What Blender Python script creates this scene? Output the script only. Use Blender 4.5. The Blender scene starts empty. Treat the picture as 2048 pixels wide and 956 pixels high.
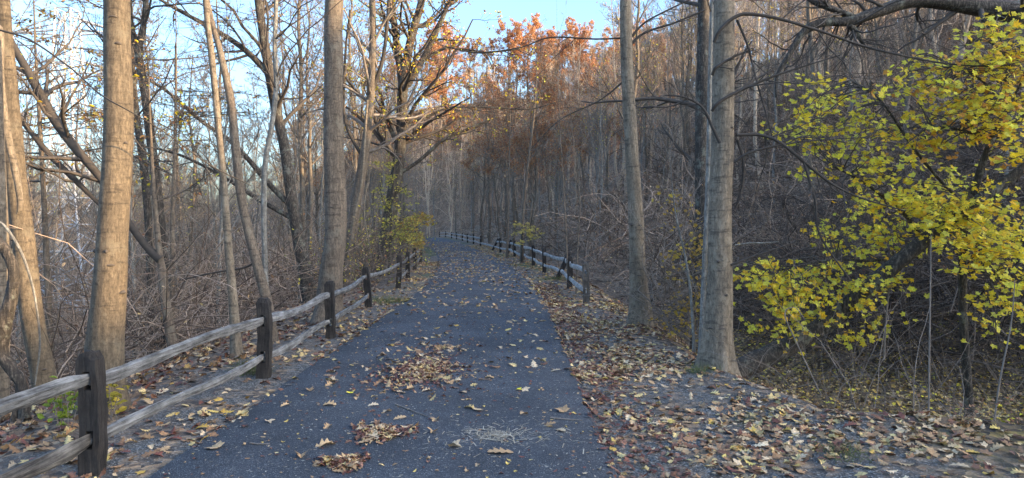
import bpy, math
import numpy as np
from mathutils import Vector, Matrix

# ------------------------------------------------------------------ camera, world, sun, exposure
scene = bpy.context.scene
COL = scene.collection
FPX = 1384.0          # focal length in pixels of the 2048 px wide photograph
HOR = 452.0
EYE = 1.65
PITCH = math.atan((478.0 - HOR) / FPX)
cam = bpy.data.cameras.new("camera")
cam.sensor_width = 36.0
cam.lens = FPX / 2048 * 36.0
cam.clip_start = 0.05
cam.clip_end = 3000
camo = bpy.data.objects.new("camera", cam)
camo.location = (0, 0, EYE)
camo.rotation_euler = (math.pi / 2 - PITCH, 0, 0)
COL.objects.link(camo)
scene.camera = camo

SUN_EL = math.radians(12.5)
sv = Vector((0.93, -0.36, 0)).normalized()
SUNV = Vector((sv.x * math.cos(SUN_EL), sv.y * math.cos(SUN_EL), math.sin(SUN_EL)))
world = bpy.data.worlds.new("World")
scene.world = world
world.use_nodes = True
wn = world.node_tree
wn.nodes.clear()
sky = wn.nodes.new("ShaderNodeTexSky")
sky.sky_type = 'NISHITA'
sky.sun_disc = False
sky.sun_elevation = SUN_EL
sky.sun_rotation = math.atan2(SUNV.x, SUNV.y)
sky.air_density = 1.0
sky.dust_density = 4.2
sky.ozone_density = 3.3
bg = wn.nodes.new("ShaderNodeBackground")
bg.inputs['Strength'].default_value = 0.15
wo = wn.nodes.new("ShaderNodeOutputWorld")
wn.links.new(sky.outputs[0], bg.inputs[0])
wn.links.new(bg.outputs[0], wo.inputs[0])

sl = bpy.data.lights.new("sun", 'SUN')
sl.energy = 2.0
sl.angle = math.radians(0.5)
sl.color = (1.0, 0.70, 0.38)
so = bpy.data.objects.new("sun", sl)
so.rotation_euler = SUNV.to_track_quat('Z', 'Y').to_euler()
so.location = (60, -40, 60)
COL.objects.link(so)

scene.view_settings.view_transform = 'Standard'
scene.view_settings.look = 'None'
scene.view_settings.gamma = 1.0
scene.view_settings.use_curve_mapping = False
scene.view_settings.exposure = 2.42
scene.cycles.max_bounces = 5
scene.cycles.diffuse_bounces = 3
scene.cycles.transparent_max_bounces = 4

# ------------------------------------------------------------------ terrain
cp, sp_ = math.cos(PITCH), math.sin(PITCH)
_cy = np.array([-400, -60, 0, 4.5, 15.6, 20, 28, 38, 50, 75, 92, 104, 112, 120, 130, 700], float)
_cx = np.array([-0.9, -0.9, -0.86, -0.85, -0.78, -0.85, -1.45, -2.5, -4.2, -7.7, -10.4, -16, -26, -50, -100, -3800], float)
_yy = np.arange(-400, 700, 1.0)
_xx = np.interp(_yy, _cy, _cx)
_k = np.hanning(15); _k /= _k.sum()
_xs = np.convolve(np.pad(_xx, 7, mode='edge'), _k, 'valid')
_sl = np.gradient(_xs)


def cxy(y):
    return np.interp(y, _yy, _xs)


def lat(x, y):
    """signed distance from the centre line, right positive"""
    return (x - cxy(y)) / np.sqrt(1 + np.interp(y, _yy, _sl) ** 2)


def smooth(a, b, t):
    t = np.clip((t - a) / (b - a), 0, 1)
    return t * t * (3 - 2 * t)


_rs = np.random.RandomState(5)
_tab = _rs.rand(256, 256)


def vnoise(x, y):
    x = np.asarray(x, float); y = np.asarray(y, float)
    xi = np.floor(x).astype(int); yi = np.floor(y).astype(int)
    fx = x - xi; fy = y - yi
    fx = fx * fx * (3 - 2 * fx); fy = fy * fy * (3 - 2 * fy)
    a = _tab[xi & 255, yi & 255]; b = _tab[(xi + 1) & 255, yi & 255]
    c = _tab[xi & 255, (yi + 1) & 255]; d = _tab[(xi + 1) & 255, (yi + 1) & 255]
    return (a * (1 - fx) + b * fx) * (1 - fy) + (c * (1 - fx) + d * fx) * fy - 0.5


def ground(x, y):
    x = np.asarray(x, float); y = np.asarray(y, float)
    d = lat(x, y)
    # right bank: the drop edge and the ditch floor
    edge = np.interp(y, [-5, 5.2, 6.2, 8, 11.5, 16, 25, 60, 100], [5.4, 5.2, 3.6, 3.15, 3.0, 3.05, 2.9, 3.2, 4.0])
    depth = np.interp(y, [-10, 4, 10, 18, 30, 60, 100], [0.9, 1.15, 1.15, 0.8, 0.45, 0.25, 0.1])
    floorw = np.interp(y, [-10, 6, 14, 24, 60], [7, 6.0, 4.5, 2.0, 1.0])
    A = np.interp(y, [-70, -40, -26, -11, -8.5, -3, 5, 14, 30, 80, 150], [21, 19, 14.8, 14.8, 19.2, 19.2, 18.4, 18.0, 19, 23, 31])  # crest height; unseen stretch behind camera shaped and notched to steer sun and shade
    A = A * np.where(y > 60, 1 - (1 - smooth(-75, -12, x)) * smooth(60, 110, y) * .85, 1)
    r0 = edge + 1.6 + floorw
    rise = A * smooth(-12, 44, d - r0) * (1 - smooth(-12, 44, 0) / 1.0) if False else A * np.clip((d - r0) / 38.0, 0, 1) ** 1.05
    rise = np.minimum(rise, A)
    hr = -depth * smooth(edge - 0.2, edge + 2.0, d) + rise
    # left: embankment down to the flood plain, far ridge beyond
    dl = -d
    hl = -4.8 * smooth(2.3, 15.5, dl) + 24 * smooth(130, 330, dl) - 1.0 * smooth(20, 60, dl)
    h = np.where(d > 0, hr, hl)
    far = np.clip((np.abs(d) - 2.6) / 6, 0, 1)
    h = h + far * (1.0 * vnoise(x / 9.0 + 7, y / 9.0) + 0.35 * vnoise(x / 2.7, y / 2.7 + 3))
    near = np.clip((np.abs(d) - 1.7) / 1.0, 0, 1)
    h = h + near * (0.06 * vnoise(x / 0.7, y / 0.7) + 0.03 * vnoise(x / 0.25, y / 0.25))
    h = h - 0.035 * smooth(1.35, 1.6, np.abs(d)) * 0 - 0.012
    return h


def ray(px, py):
    a = (px - 1024.0) / FPX
    b = -(py - 478.0) / FPX
    # camera looks along +Y tilted down by PITCH
    return np.array([a, cp + b * sp_, -sp_ + b * cp])


def P(px, py, D):
    v = ray(px, py)
    v = v * (D / v[1])
    return np.array([v[0], v[1], v[2] + EYE])


def GP(px, py, far=160):
    v = ray(px, py)
    t = 1.5
    while t < far:
        q = v * t
        if q[2] + EYE <= float(ground(q[0], q[1])):
            break
        t += 0.02 + t * 0.002
    q = v * t
    return np.array([q[0], q[1], float(ground(q[0], q[1]))])


# ------------------------------------------------------------------ mesh helpers
def nrm(v):
    return v / np.maximum(np.linalg.norm(v, axis=-1, keepdims=True), 1e-9)


class MB:
    def __init__(self):
        self.V = []; self.F = {3: [], 4: []}; self.FM = {3: [], 4: []}; self.C = []; self.n = 0
        self.S = {3: [], 4: []}

    def add(self, v, f, col=(1, 1, 1), mat=0, smooth_=True):
        v = np.asarray(v, float).reshape(-1, 3); f = np.asarray(f, int)
        self.V.append(v)
        c = np.asarray(col, float)
        if c.ndim == 1:
            c = np.tile(c, (len(v), 1))
        self.C.append(c)
        k = f.shape[1]
        self.F[k].append(f + self.n)
        self.FM[k].append(np.full(len(f), mat))
        self.S[k].append(np.full(len(f), smooth_))
        self.n += len(v)

    def tubes(self, Pn, R, sides=3, col=(1, 1, 1), mat=0, rough=0.0, seed=0, lobe=None):
        Pn = np.asarray(Pn, float); R = np.asarray(R, float)
        if Pn.ndim == 2:
            Pn = Pn[None]; R = R[None]
        N, K, _ = Pn.shape
        if N == 0:
            return
        T = nrm(np.gradient(Pn, axis=1))
        m = np.abs(nrm(Pn[:, -1] - Pn[:, 0])[:, 2]) > 0.75
        ref = np.where(m[:, None], np.array([1., 0, 0]), np.array([0, 0, 1.]))
        A = nrm(np.cross(T, ref[:, None, :]))
        B = np.cross(T, A)
        th = np.arange(sides) * 2 * math.pi / sides
        c = np.cos(th)[None, None, :, None]; s = np.sin(th)[None, None, :, None]
        rr = R[:, :, None, None] * np.ones((1, 1, sides, 1))
        if rough > 0:
            rs = np.random.RandomState(seed)
            n1 = rs.randn(N, K, sides, 1) * 0.25
            ph = rs.rand() * 6
            t = np.arange(K)[None, :, None, None]
            n1 = n1 + 0.9 * np.sin(th[None, None, :, None] * 2 + ph + t * 0.11) + 0.6 * np.sin(th[None, None, :, None] * 3 + t * 0.23 + 2 * ph)
            rr = rr * (1 + rough * n1)
        if lobe is not None:
            rr = rr * (1 + lobe[None, :, None, None] * (np.sin(th * 4 + seed)[None, None, :, None] + .5 * np.sin(th * 7 + seed * 2)[None, None, :, None]))
        V = Pn[:, :, None, :] + rr * (A[:, :, None, :] * c + B[:, :, None, :] * s)
        i = np.arange(N)[:, None, None]; k = np.arange(K - 1)[None, :, None]; j = np.arange(sides)[None, None, :]
        j2 = (j + 1) % sides
        base = i * K * sides
        f = np.stack([base + k * sides + j, base + k * sides + j2, base + (k + 1) * sides + j2, base + (k + 1) * sides + j], -1).reshape(-1, 4)
        cc = np.asarray(col, float)
        if cc.ndim == 2:
            cc = np.repeat(cc, K * sides, axis=0)
        self.add(V.reshape(-1, 3), f, cc, mat)

    def leaves(self, tv, tf, pos, Rm, size, col, bend=None, mat=0):
        N = len(pos)
        if N == 0:
            return
        t = np.tile(np.asarray(tv)[None], (N, 1, 1))
        if bend is not None:
            t[:, :, 2] += -bend[:, None] * (t[:, :, 1] - 0.2) ** 2 + bend[:, None] * 0.9 * np.abs(t[:, :, 0])
        v = np.einsum('nij,nkj->nki', Rm, t) * np.asarray(size)[:, None, None] + pos[:, None, :]
        nv = t.shape[1]
        f = (np.asarray(tf)[None] + (np.arange(N) * nv)[:, None, None]).reshape(-1, np.asarray(tf).shape[1])
        self.add(v.reshape(-1, 3), f, np.repeat(np.asarray(col), nv, axis=0), mat, False)

    def build(self, name, mats, parent=None, loc=None):
        me = bpy.data.meshes.new(name)
        V = np.concatenate(self.V) if self.V else np.zeros((0, 3))
        if loc is not None:
            V = V - np.asarray(loc)
        C = np.concatenate(self.C)
        loops = []; tot = []; fm = []; sm = []
        for k in (3, 4):
            if self.F[k]:
                F = np.concatenate(self.F[k])
                loops.append(F.reshape(-1)); tot.append(np.full(len(F), k))
                fm.append(np.concatenate(self.FM[k])); sm.append(np.concatenate(self.S[k]))
        loops = np.concatenate(loops); tot = np.concatenate(tot); fm = np.concatenate(fm); sm = np.concatenate(sm)
        me.vertices.add(len(V)); me.vertices.foreach_set("co", V.astype(np.float32).reshape(-1))
        me.loops.add(len(loops)); me.loops.foreach_set("vertex_index", loops.astype(np.int32))
        me.polygons.add(len(tot))
        st = np.concatenate([[0], np.cumsum(tot)[:-1]])
        me.polygons.foreach_set("loop_start", st.astype(np.int32))
        me.polygons.foreach_set("material_index", fm.astype(np.int32))
        me.polygons.foreach_set("use_smooth", sm.astype(bool))
        me.update(calc_edges=True)
        ca = me.color_attributes.new("Col", 'FLOAT_COLOR', 'POINT')
        ca.data.foreach_set("color", np.concatenate([C, np.ones((len(C), 1))], 1).astype(np.float32).reshape(-1))
        if not isinstance(mats, (list, tuple)):
            mats = [mats]
        for m in mats:
            me.materials.append(m)
        o = bpy.data.objects.new(name, me)
        COL.objects.link(o)
        if parent is not None:
            o.parent = parent
        elif loc is not None:
            o.location = loc
        return o


def tag(o, label=None, cat=None, group=None, kind=None):
    if label: o['label'] = label
    if cat: o['category'] = cat
    if group: o['group'] = group
    if kind: o['kind'] = kind
    return o


def empty(name, loc, label, cat, group=None):
    o = bpy.data.objects.new(name, None)
    o.empty_display_size = 0.2
    COL.objects.link(o)
    o.location = loc
    return tag(o, label, cat, group)


def copy_tree(root, loc, rz, sc, label=None, group=None):
    r = root.copy(); COL.objects.link(r)
    r.location = loc; r.rotation_euler = (0, 0, rz); r.scale = (sc, sc, sc)
    if label: r['label'] = label
    if group: r['group'] = group
    for ch in list(root.children):
        c = ch.copy(); COL.objects.link(c); c.parent = r
        for g in list(ch.children):
            d = g.copy(); COL.objects.link(d); d.parent = c
    return r


def catmull(pts, rads, n):
    pts = np.asarray(pts, float); rads = np.asarray(rads, float)
    K = len(pts)
    Q = np.vstack([2 * pts[0] - pts[1], pts, 2 * pts[-1] - pts[-2]])
    seg = np.linalg.norm(np.diff(pts, axis=0), axis=1)
    s = np.concatenate([[0], np.cumsum(seg)]); s /= s[-1]
    t = np.linspace(0, 1, n)
    idx = np.clip(np.searchsorted(s, t, 'right') - 1, 0, K - 2)
    u = ((t - s[idx]) / (s[idx + 1] - s[idx] + 1e-9))[:, None]
    p0, p1, p2, p3 = Q[idx], Q[idx + 1], Q[idx + 2], Q[idx + 3]
    out = 0.5 * ((2 * p1) + (-p0 + p2) * u + (2 * p0 - 5 * p1 + 4 * p2 - p3) * u ** 2 + (-p0 + 3 * p1 - 3 * p2 + p3) * u ** 3)
    return out, np.interp(t, s, rads)


def grow(Pp, Rp, n, t0, t1, length, ang, rr, K, rs, up=0.0, jit=0.12, taper=0.25, rmin=0.002, lendrop=0.5, side=None, lenrel=False):
    """children strands from parent strands, all at once"""
    N, Kp, _ = Pp.shape
    M = N * n
    pi = np.repeat(np.arange(N), n)
    t = rs.uniform(t0, t1, M)
    f = t * (Kp - 1); i0 = np.clip(f.astype(int), 0, Kp - 2); u = (f - i0)
    base = Pp[pi, i0] * (1 - u)[:, None] + Pp[pi, i0 + 1] * u[:, None]
    rad = Rp[pi, i0] * (1 - u) + Rp[pi, i0 + 1] * u
    tan = nrm(Pp[pi, i0 + 1] - Pp[pi, i0])
    rnd = nrm(rs.randn(M, 3))
    perp = nrm(rnd - (rnd * tan).sum(1, keepdims=True) * tan)
    if side is not None:
        perp = nrm(perp + np.asarray(side)[None] * 1.0)
    a = rs.uniform(ang[0], ang[1], M)[:, None]
    d = nrm(np.cos(a) * tan + np.sin(a) * perp)
    if lenrel:
        pl = np.linalg.norm(np.diff(Pp, axis=1), axis=2).sum(1)[pi]
        L = length * pl * rs.uniform(0.6, 1.2, M) * (1 - lendrop * t)
    else:
        L = length * rs.uniform(0.6, 1.2, M) * (1 - lendrop * t)
    out = np.zeros((M, K, 3)); out[:, 0] = base
    step = (L / (K - 1))[:, None]
    for k in range(1, K):
        d = nrm(d + rs.randn(M, 3) * jit + np.array([0, 0, up]))
        out[:, k] = out[:, k - 1] + d * step
    r0 = np.minimum(rad * 0.8, np.maximum(rad * rr, rmin))
    R = r0[:, None] * np.linspace(1, taper, K)[None]
    R = np.maximum(R, rmin)
    return out, R


# leaf templates ------------------------------------------------
def maple_tpl():
    deg = [0, 10, 26, 40, 52, 64, 82, 100, 112, 128, 165, 180]
    rad = [1.0, .78, .55, .74, .90, .70, .48, .56, .62, .42, .32, .12]
    full = [(a, r) for a, r in zip(deg, rad)] + [(-a, r) for a, r in zip(deg[1:-1][::-1], rad[1:-1][::-1])]
    v = [(0, 0, 0)]
    for a, r in full:
        a = math.radians(a)
        v.append((r * math.sin(a) * 0.62, r * math.cos(a) * 0.62, 0))
    n = len(full)
    f = [(0, 1 + (i + 1) % n, 1 + i) for i in range(n)]
    return np.array(v), np.array(f)


def oak_tpl():
    y = np.array([-.55, -.42, -.30, -.18, -.06, .06, .18, .30, .40, .55])
    w = np.array([.02, .09, .24, .10, .36, .13, .33, .12, .19, .02])
    sh = np.array([0, 0, .05, 0, .09, 0, .09, 0, .04, 0])
    v = []
    for a, b, c in zip(y, w, sh):
        v += [(-b, a + c, 0), (0, a, 0), (b, a + c, 0)]
    f = []
    for i in range(len(y) - 1):
        o = 3 * i
        f += [(o, o + 1, o + 4, o + 3), (o + 1, o + 2, o + 5, o + 4)]
    return np.array(v), np.array(f)


MAPLE = maple_tpl(); OAK = oak_tpl()
DIA = (np.array([(-.3, 0, .05), (0, -.5, 0), (.3, 0, .05), (0, .5, 0)]), np.array([(0, 1, 2, 3)]))
OVAL = (np.array([(0, -.5, 0), (.22, -.2, .05), (.24, .15, .05), (0, .5, 0), (-.24, .15, .05), (-.22, -.2, .05)]), np.array([(0, 1, 2, 3), (0, 3, 4, 5)]))


def rots(N, rs, tilt, normals=None):
    """rotation matrices: leaf +Z near up (or near given normals), random heading; tilt = std of lean"""
    n = np.zeros((N, 3)); n[:, 2] = 1
    if normals is not None:
        n = normals.copy()
    n = nrm(n + rs.randn(N, 3) * tilt)
    h = nrm(rs.randn(N, 3))
    y = nrm(h - (h * n).sum(1, keepdims=True) * n)
    x = np.cross(y, n)
    return np.stack([x, y, n], -1)


def pick(rs, N, cols, jitter=0.12):
    cols = np.array(cols, float)
    c = cols[rs.randint(0, len(cols), N)]
    return np.clip(c * (1 + rs.randn(N, 1) * jitter), 0, 1)


# ------------------------------------------------------------------ materials
def mat_new(name):
    m = bpy.data.materials.new(name); m.use_nodes = True
    nt = m.node_tree
    b = nt.nodes['Principled BSDF']
    return m, nt, b


def node(nt, t, **kw):
    n = nt.nodes.new(t)
    for k, v in kw.items():
        if k in n.inputs.keys():
            n.inputs[k].default_value = v
        else:
            setattr(n, k, v)
    return n


def ramp(nt, src, stops):
    r = nt.nodes.new("ShaderNodeValToRGB")
    e = r.color_ramp.elements
    while len(e) > 1:
        e.remove(e[-1])
    e[0].position = stops[0][0]; e[0].color = (*stops[0][1], 1) if len(stops[0][1]) == 3 else stops[0][1]
    for p, c in stops[1:]:
        q = e.new(p); q.color = (*c, 1)
    nt.links.new(src, r.inputs[0])
    return r


def mapped(nt, scale, kind='Object'):
    tc = nt.nodes.new("ShaderNodeTexCoord")
    mp = nt.nodes.new("ShaderNodeMapping")
    mp.inputs['Scale'].default_value = scale
    nt.links.new(tc.outputs[kind], mp.inputs[0])
    return mp.outputs[0]


def mixc(nt, a, b, fac, mode='MIX'):
    m = nt.nodes.new("ShaderNodeMix"); m.data_type = 'RGBA'; m.blend_type = mode
    def s(inp, v):
        if isinstance(v, (int, float)): inp.default_value = v
        elif isinstance(v, tuple): inp.default_value = (*v, 1)
        else: nt.links.new(v, inp)
    s(m.inputs[0], fac); s(m.inputs[6], a); s(m.inputs[7], b)
    return m.outputs[2]


def g3(v):
    return (v, v, v)


def bark_mat(name, c1, c2, cd, streak=26, band=1.0, lichen=None, bump=0.5):
    m, nt, b = mat_new(name)
    v = mapped(nt, (1, 1, 0.2))
    n1 = node(nt, "ShaderNodeTexNoise", Scale=float(streak), Detail=8.0, Roughness=0.65); nt.links.new(v, n1.inputs[0])
    r1 = ramp(nt, n1.outputs[0], [(0.38, tuple(q * .8 for q in c2)), (0.5, c2), (0.62, c1)])
    v2 = mapped(nt, (1, 1, 5.0))
    n2 = node(nt, "ShaderNodeTexNoise", Scale=4.5, Detail=7.0, Roughness=0.62); nt.links.new(v2, n2.inputs[0])
    r2 = ramp(nt, n2.outputs[0], [(0.55, g3(0)), (0.64, g3(1))])
    col = mixc(nt, r1.outputs[0], cd, _scale(nt, r2.outputs[0], 0.6 * band))
    v3 = mapped(nt, (1, 1, 0.5))
    n3 = node(nt, "ShaderNodeTexNoise", Scale=2.2, Detail=4.0, Roughness=0.6); nt.links.new(v3, n3.inputs[0])
    r3 = ramp(nt, n3.outputs[0], [(0.38, g3(0.84)), (0.60, g3(1.08))])
    col = mixc(nt, col, r3.outputs[0], 1.0, 'MULTIPLY')
    nfi = node(nt, "ShaderNodeTexNoise", Scale=55.0, Detail=5.0, Roughness=0.7); nt.links.new(mapped(nt, (1, 1, .45)), nfi.inputs[0])
    rfi = ramp(nt, nfi.outputs[0], [(0.36, g3(0.62)), (0.5, g3(1.0)), (0.66, g3(1.32))])
    col = mixc(nt, col, rfi.outputs[0], 1.0, 'MULTIPLY')
    if lichen:
        n4 = node(nt, "ShaderNodeTexNoise", Scale=5.0, Detail=9.0, Roughness=0.75); nt.links.new(mapped(nt, (1, 1, .7)), n4.inputs[0])
        r4 = ramp(nt, n4.outputs[0], [(0.54, g3(0)), (0.60, g3(1))])
        col = mixc(nt, col, lichen, _scale(nt, r4.outputs[0], 0.6))
    nt.links.new(col, b.inputs['Base Color'])
    b.inputs['Roughness'].default_value = 0.88
    add = nt.nodes.new("ShaderNodeMath"); add.operation = 'ADD'
    nt.links.new(n1.outputs[0], add.inputs[0]); nt.links.new(n2.outputs[0], add.inputs[1])
    bp = node(nt, "ShaderNodeBump", Strength=float(bump), Distance=0.02)
    nt.links.new(add.outputs[0], bp.inputs['Height']); nt.links.new(bp.outputs[0], b.inputs['Normal'])
    return m


def _scale(nt, out, k):
    q = nt.nodes.new("ShaderNodeMath"); q.operation = 'MULTIPLY'; q.inputs[1].default_value = k
    nt.links.new(out, q.inputs[0])
    return q.outputs[0]


def leaf_mat(name, transl=0.35, rough=0.6):
    m, nt, b = mat_new(name)
    a = nt.nodes.new("ShaderNodeAttribute"); a.attribute_name = "Col"
    n = node(nt, "ShaderNodeTexNoise", Scale=60.0, Detail=3.0)
    nt.links.new(mapped(nt, (1, 1, 1)), n.inputs[0])
    r = ramp(nt, n.outputs[0], [(0.3, g3(0.7)), (0.65, g3(1.15))])
    col = mixc(nt, a.outputs['Color'], r.outputs[0], 1.0, 'MULTIPLY')
    nt.links.new(col, b.inputs['Base Color'])
    b.inputs['Roughness'].default_value = rough
    if transl > 0:
        t = nt.nodes.new("ShaderNodeBsdfTranslucent"); nt.links.new(col, t.inputs[0])
        mx = nt.nodes.new("ShaderNodeMixShader"); mx.inputs[0].default_value = transl
        out = nt.nodes['Material Output']
        nt.links.new(b.outputs[0], mx.inputs[1]); nt.links.new(t.outputs[0], mx.inputs[2]); nt.links.new(mx.outputs[0], out.inputs[0])
    return m


def twig_mat(name, col, var=0.3):
    m, nt, b = mat_new(name)
    a = nt.nodes.new("ShaderNodeAttribute"); a.attribute_name = "Col"
    n = node(nt, "ShaderNodeTexNoise", Scale=9.0, Detail=4.0); nt.links.new(mapped(nt, (1, 1, 1)), n.inputs[0])
    r = ramp(nt, n.outputs[0], [(0.3, tuple(c * (1 - var) for c in col)), (0.7, tuple(c * (1 + var) for c in col))])
    c = mixc(nt, r.outputs[0], a.outputs['Color'], 1.0, 'MULTIPLY')
    nt.links.new(c, b.inputs['Base Color'])
    b.inputs['Roughness'].default_value = 0.85
    return m


M_SMOOTH = bark_mat("bark_smooth_grey", (.255, .205, .148), (.185, .149, .108), (.045, .036, .028), lichen=(.28, .24, .18))
M_GOLD = bark_mat("bark_smooth_warm", (.165, .126, .082), (.122, .094, .063), (.035, .027, .021), lichen=(.17, .142, .10))
M_SMOOTH2 = bark_mat("bark_warm_grey", (.20, .155, .115), (.14, .11, .082), (.042, .033, .027), lichen=(.21, .185, .145))
M_ROUGH = bark_mat("bark_dark_rough", (.135, .112, .09), (.045, .038, .032), (.03, .026, .022), streak=40, bump=0.9, lichen=(.20, .21, .17))
M_PALE = bark_mat("bark_pale", (.30, .29, .26), (.19, .18, .16), (.10, .09, .08), streak=30, lichen=(.36, .36, .33))
M_TREES = bark_mat("bark_woodland", (.27, .215, .16), (.15, .12, .09), (.05, .042, .034), streak=14, lichen=(.23, .225, .19))
M_TWIG = twig_mat("twigs_dark", (.075, .062, .052))
M_TWIG2 = twig_mat("twigs_grey", (.21, .175, .145))
M_LIMB = twig_mat("limb_dark_smooth", (.052, .043, .036))
M_LEAF = leaf_mat("leaves_hanging", 0.5)
M_LITTER = leaf_mat("leaves_fallen", 0.0, 0.75)

YEL = [(.90, .72, .05), (.88, .75, .07), (.92, .68, .04), (.84, .76, .09), (.84, .52, .03), (.72, .69, .10)]
GYEL = [(.66, .46, .12), (.66, .48, .20), (.62, .38, .08)]
TAN = [(.54, .36, .19), (.42, .26, .13), (.60, .44, .27), (.30, .165, .085), (.60, .43, .18), (.20, .09, .05), (.38, .21, .10)]
RED = [(.13, .045, .03), (.10, .04, .03), (.18, .065, .045), (.24, .12, .08)]
ORANGE = [(.50, .24, .11), (.40, .18, .08), (.54, .32, .16), (.34, .155, .08), (.50, .37, .20)]

# ------------------------------------------------------------------ ground sheet
def axis(lo, hi, fine, k, centre):
    n = 420
    u = np.linspace(math.asinh((lo - centre) / k), math.asinh((hi - centre) / k), n)
    return centre + k * np.sinh(u)


gx = np.unique(np.concatenate([axis(-900, 900, 0, 6.0, 0.0), np.arange(-4, 7, 0.12)]))
gy = np.unique(np.concatenate([axis(-300, 1200, 0, 14.0, 10.0), np.arange(2.5, 16, 0.12)]))
GX, GY = np.meshgrid(gx, gy)
GZ = ground(GX, GY)
mb = MB()
nx, ny = len(gx), len(gy)
ii = (np.arange(ny - 1)[:, None] * nx + np.arange(nx - 1)[None]).reshape(-1)
F = np.stack([ii, ii + 1, ii + nx + 1, ii + nx], -1)
dd = lat(GX, GY)
gravel = smooth(3.5, 2.0, np.abs(dd)) * 1.0
gravel = np.maximum(gravel, smooth(4.6, 3.2, dd) * (dd > 0) * (GY < 9))
grassz = smooth(0.0, 0.18, vnoise(GX / 1.3, GY / 2.1)) * smooth(3.4, 2.2, np.abs(dd)) * smooth(14, 30, GY) * smooth(1.4, 1.7, np.abs(dd))
yellowz = smooth(3.2, 4.6, dd) * smooth(13, 8, dd) * smooth(20, 13, GY) * (GY > 0)
mb.add(np.stack([GX, GY, GZ], -1).reshape(-1, 3), F, np.stack([gravel, grassz, yellowz], -1).reshape(-1, 3))
m, nt, b = mat_new("ground_litter")
att = nt.nodes.new("ShaderNodeAttribute"); att.attribute_name = "Col"
sep = nt.nodes.new("ShaderNodeSeparateColor"); nt.links.new(att.outputs['Color'], sep.inputs[0])
v = mapped(nt, (1, 1, 1))
vo = node(nt, "ShaderNodeTexVoronoi", Scale=14.0, Randomness=1.0); nt.links.new(v, vo.inputs['Vector'])
sepv = nt.nodes.new("ShaderNodeSeparateColor"); nt.links.new(vo.outputs['Color'], sepv.inputs[0])
lit = ramp(nt, sepv.outputs[0], [(0.0, (.04, .03, .024)), (0.35, (.12, .082, .058)), (0.6, (.22, .15, .10)), (0.8, (.34, .23, .14)), (1.0, (.46, .31, .18))])
yel = ramp(nt, sepv.outputs[1], [(0.0, (.02, .015, .010)), (0.4, (.055, .038, .02)), (0.7, (.16, .11, .035)), (1.0, (.38, .27, .06))])
big = node(nt, "ShaderNodeTexNoise", Scale=0.6, Detail=5.0); nt.links.new(v, big.inputs[0])
rb = ramp(nt, big.outputs[0], [(0.35, g3(0.7)), (0.65, g3(1.15))])
c = mixc(nt, lit.outputs[0], yel.outputs[0], _scale(nt, sep.outputs[2], 0.75))
c = mixc(nt, c, rb.outputs[0], 1.0, 'MULTIPLY')
vg = node(nt, "ShaderNodeTexVoronoi", Scale=95.0); nt.links.new(v, vg.inputs['Vector'])
sepg = nt.nodes.new("ShaderNodeSeparateColor"); nt.links.new(vg.outputs['Color'], sepg.inputs[0])
gr = ramp(nt, sepg.outputs[0], [(0.0, (.035, .033, .030)), (0.6, (.11, .104, .096)), (0.9, (.22, .21, .195)), (1.0, (.40, .385, .36))])
ng = node(nt, "ShaderNodeTexNoise", Scale=2.4, Detail=6.0, Roughness=0.7); nt.links.new(v, ng.inputs[0])
rg = ramp(nt, ng.outputs[0], [(0.36, g3(0)), (0.55, g3(1))])
gm = nt.nodes.new("ShaderNodeMath"); gm.operation = 'MULTIPLY'; nt.links.new(sep.outputs[0], gm.inputs[0]); nt.links.new(rg.outputs[0], gm.inputs[1])
c = mixc(nt, c, gr.outputs[0], gm.outputs[0])
nz = node(nt, "ShaderNodeTexNoise", Scale=30.0, Detail=5.0); nt.links.new(v, nz.inputs[0])
rz = ramp(nt, nz.outputs[0], [(0.3, (.03, .045, .015)), (0.7, (.12, .15, .045))])
c = mixc(nt, c, rz.outputs[0], _scale(nt, sep.outputs[1], 0.9))
nt.links.new(c, b.inputs['Base Color']); b.inputs['Roughness'].default_value = 0.95
bp = node(nt, "ShaderNodeBump", Strength=0.9, Distance=0.03); nt.links.new(vo.outputs['Distance'], bp.inputs['Height'])
bp2 = node(nt, "ShaderNodeBump", Strength=0.6, Distance=0.01); nt.links.new(vg.outputs['Distance'], bp2.inputs['Height'])
nt.links.new(bp.outputs[0], bp2.inputs['Normal']); nt.links.new(bp2.outputs[0], b.inputs['Normal'])
tag(mb.build("ground", m), kind='structure')

# ------------------------------------------------------------------ asphalt path
ys = np.concatenate([np.arange(-20, 40, 0.2), np.arange(40, 260, 1.0)])
w = np.array([-1.62, -1.53, -1.5, -1.0, -0.5, 0, 0.5, 1.0, 1.5, 1.53, 1.62])
zz = np.array([-0.06, 0.005, 0.022, 0.03, 0.034, 0.036, 0.034, 0.03, 0.022, 0.005, -0.06])
rs = np.random.RandomState(3)
sl_ = np.interp(ys, _yy, _sl); nn = np.sqrt(1 + sl_ ** 2)
wl = 1 + 0 * ys[:, None] * w[None]
edgej = 0.02 * vnoise(ys * 1.9, ys * 0)[:, None] * 2 + 0.015 * vnoise(ys * 6.1, ys * 0 + 9)[:, None]
off = w[None] + np.where(w > 0.9, 1, np.where(w < -0.9, -1, 0))[None] * edgej
X = cxy(ys)[:, None] + off / nn[:, None]; Y = ys[:, None] - off * (sl_ / nn)[:, None]
Z = np.tile(zz[None], (len(ys), 1))
mb = MB()
nx, ny = len(w), len(ys)
ii = (np.arange(ny - 1)[:, None] * nx + np.arange(nx - 1)[None]).reshape(-1)
mb.add(np.stack([X, Y, Z], -1).reshape(-1, 3), np.stack([ii, ii + 1, ii + nx + 1, ii + nx], -1))
m, nt, b = mat_new("asphalt")
v = mapped(nt, (1, 1, 1))
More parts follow.
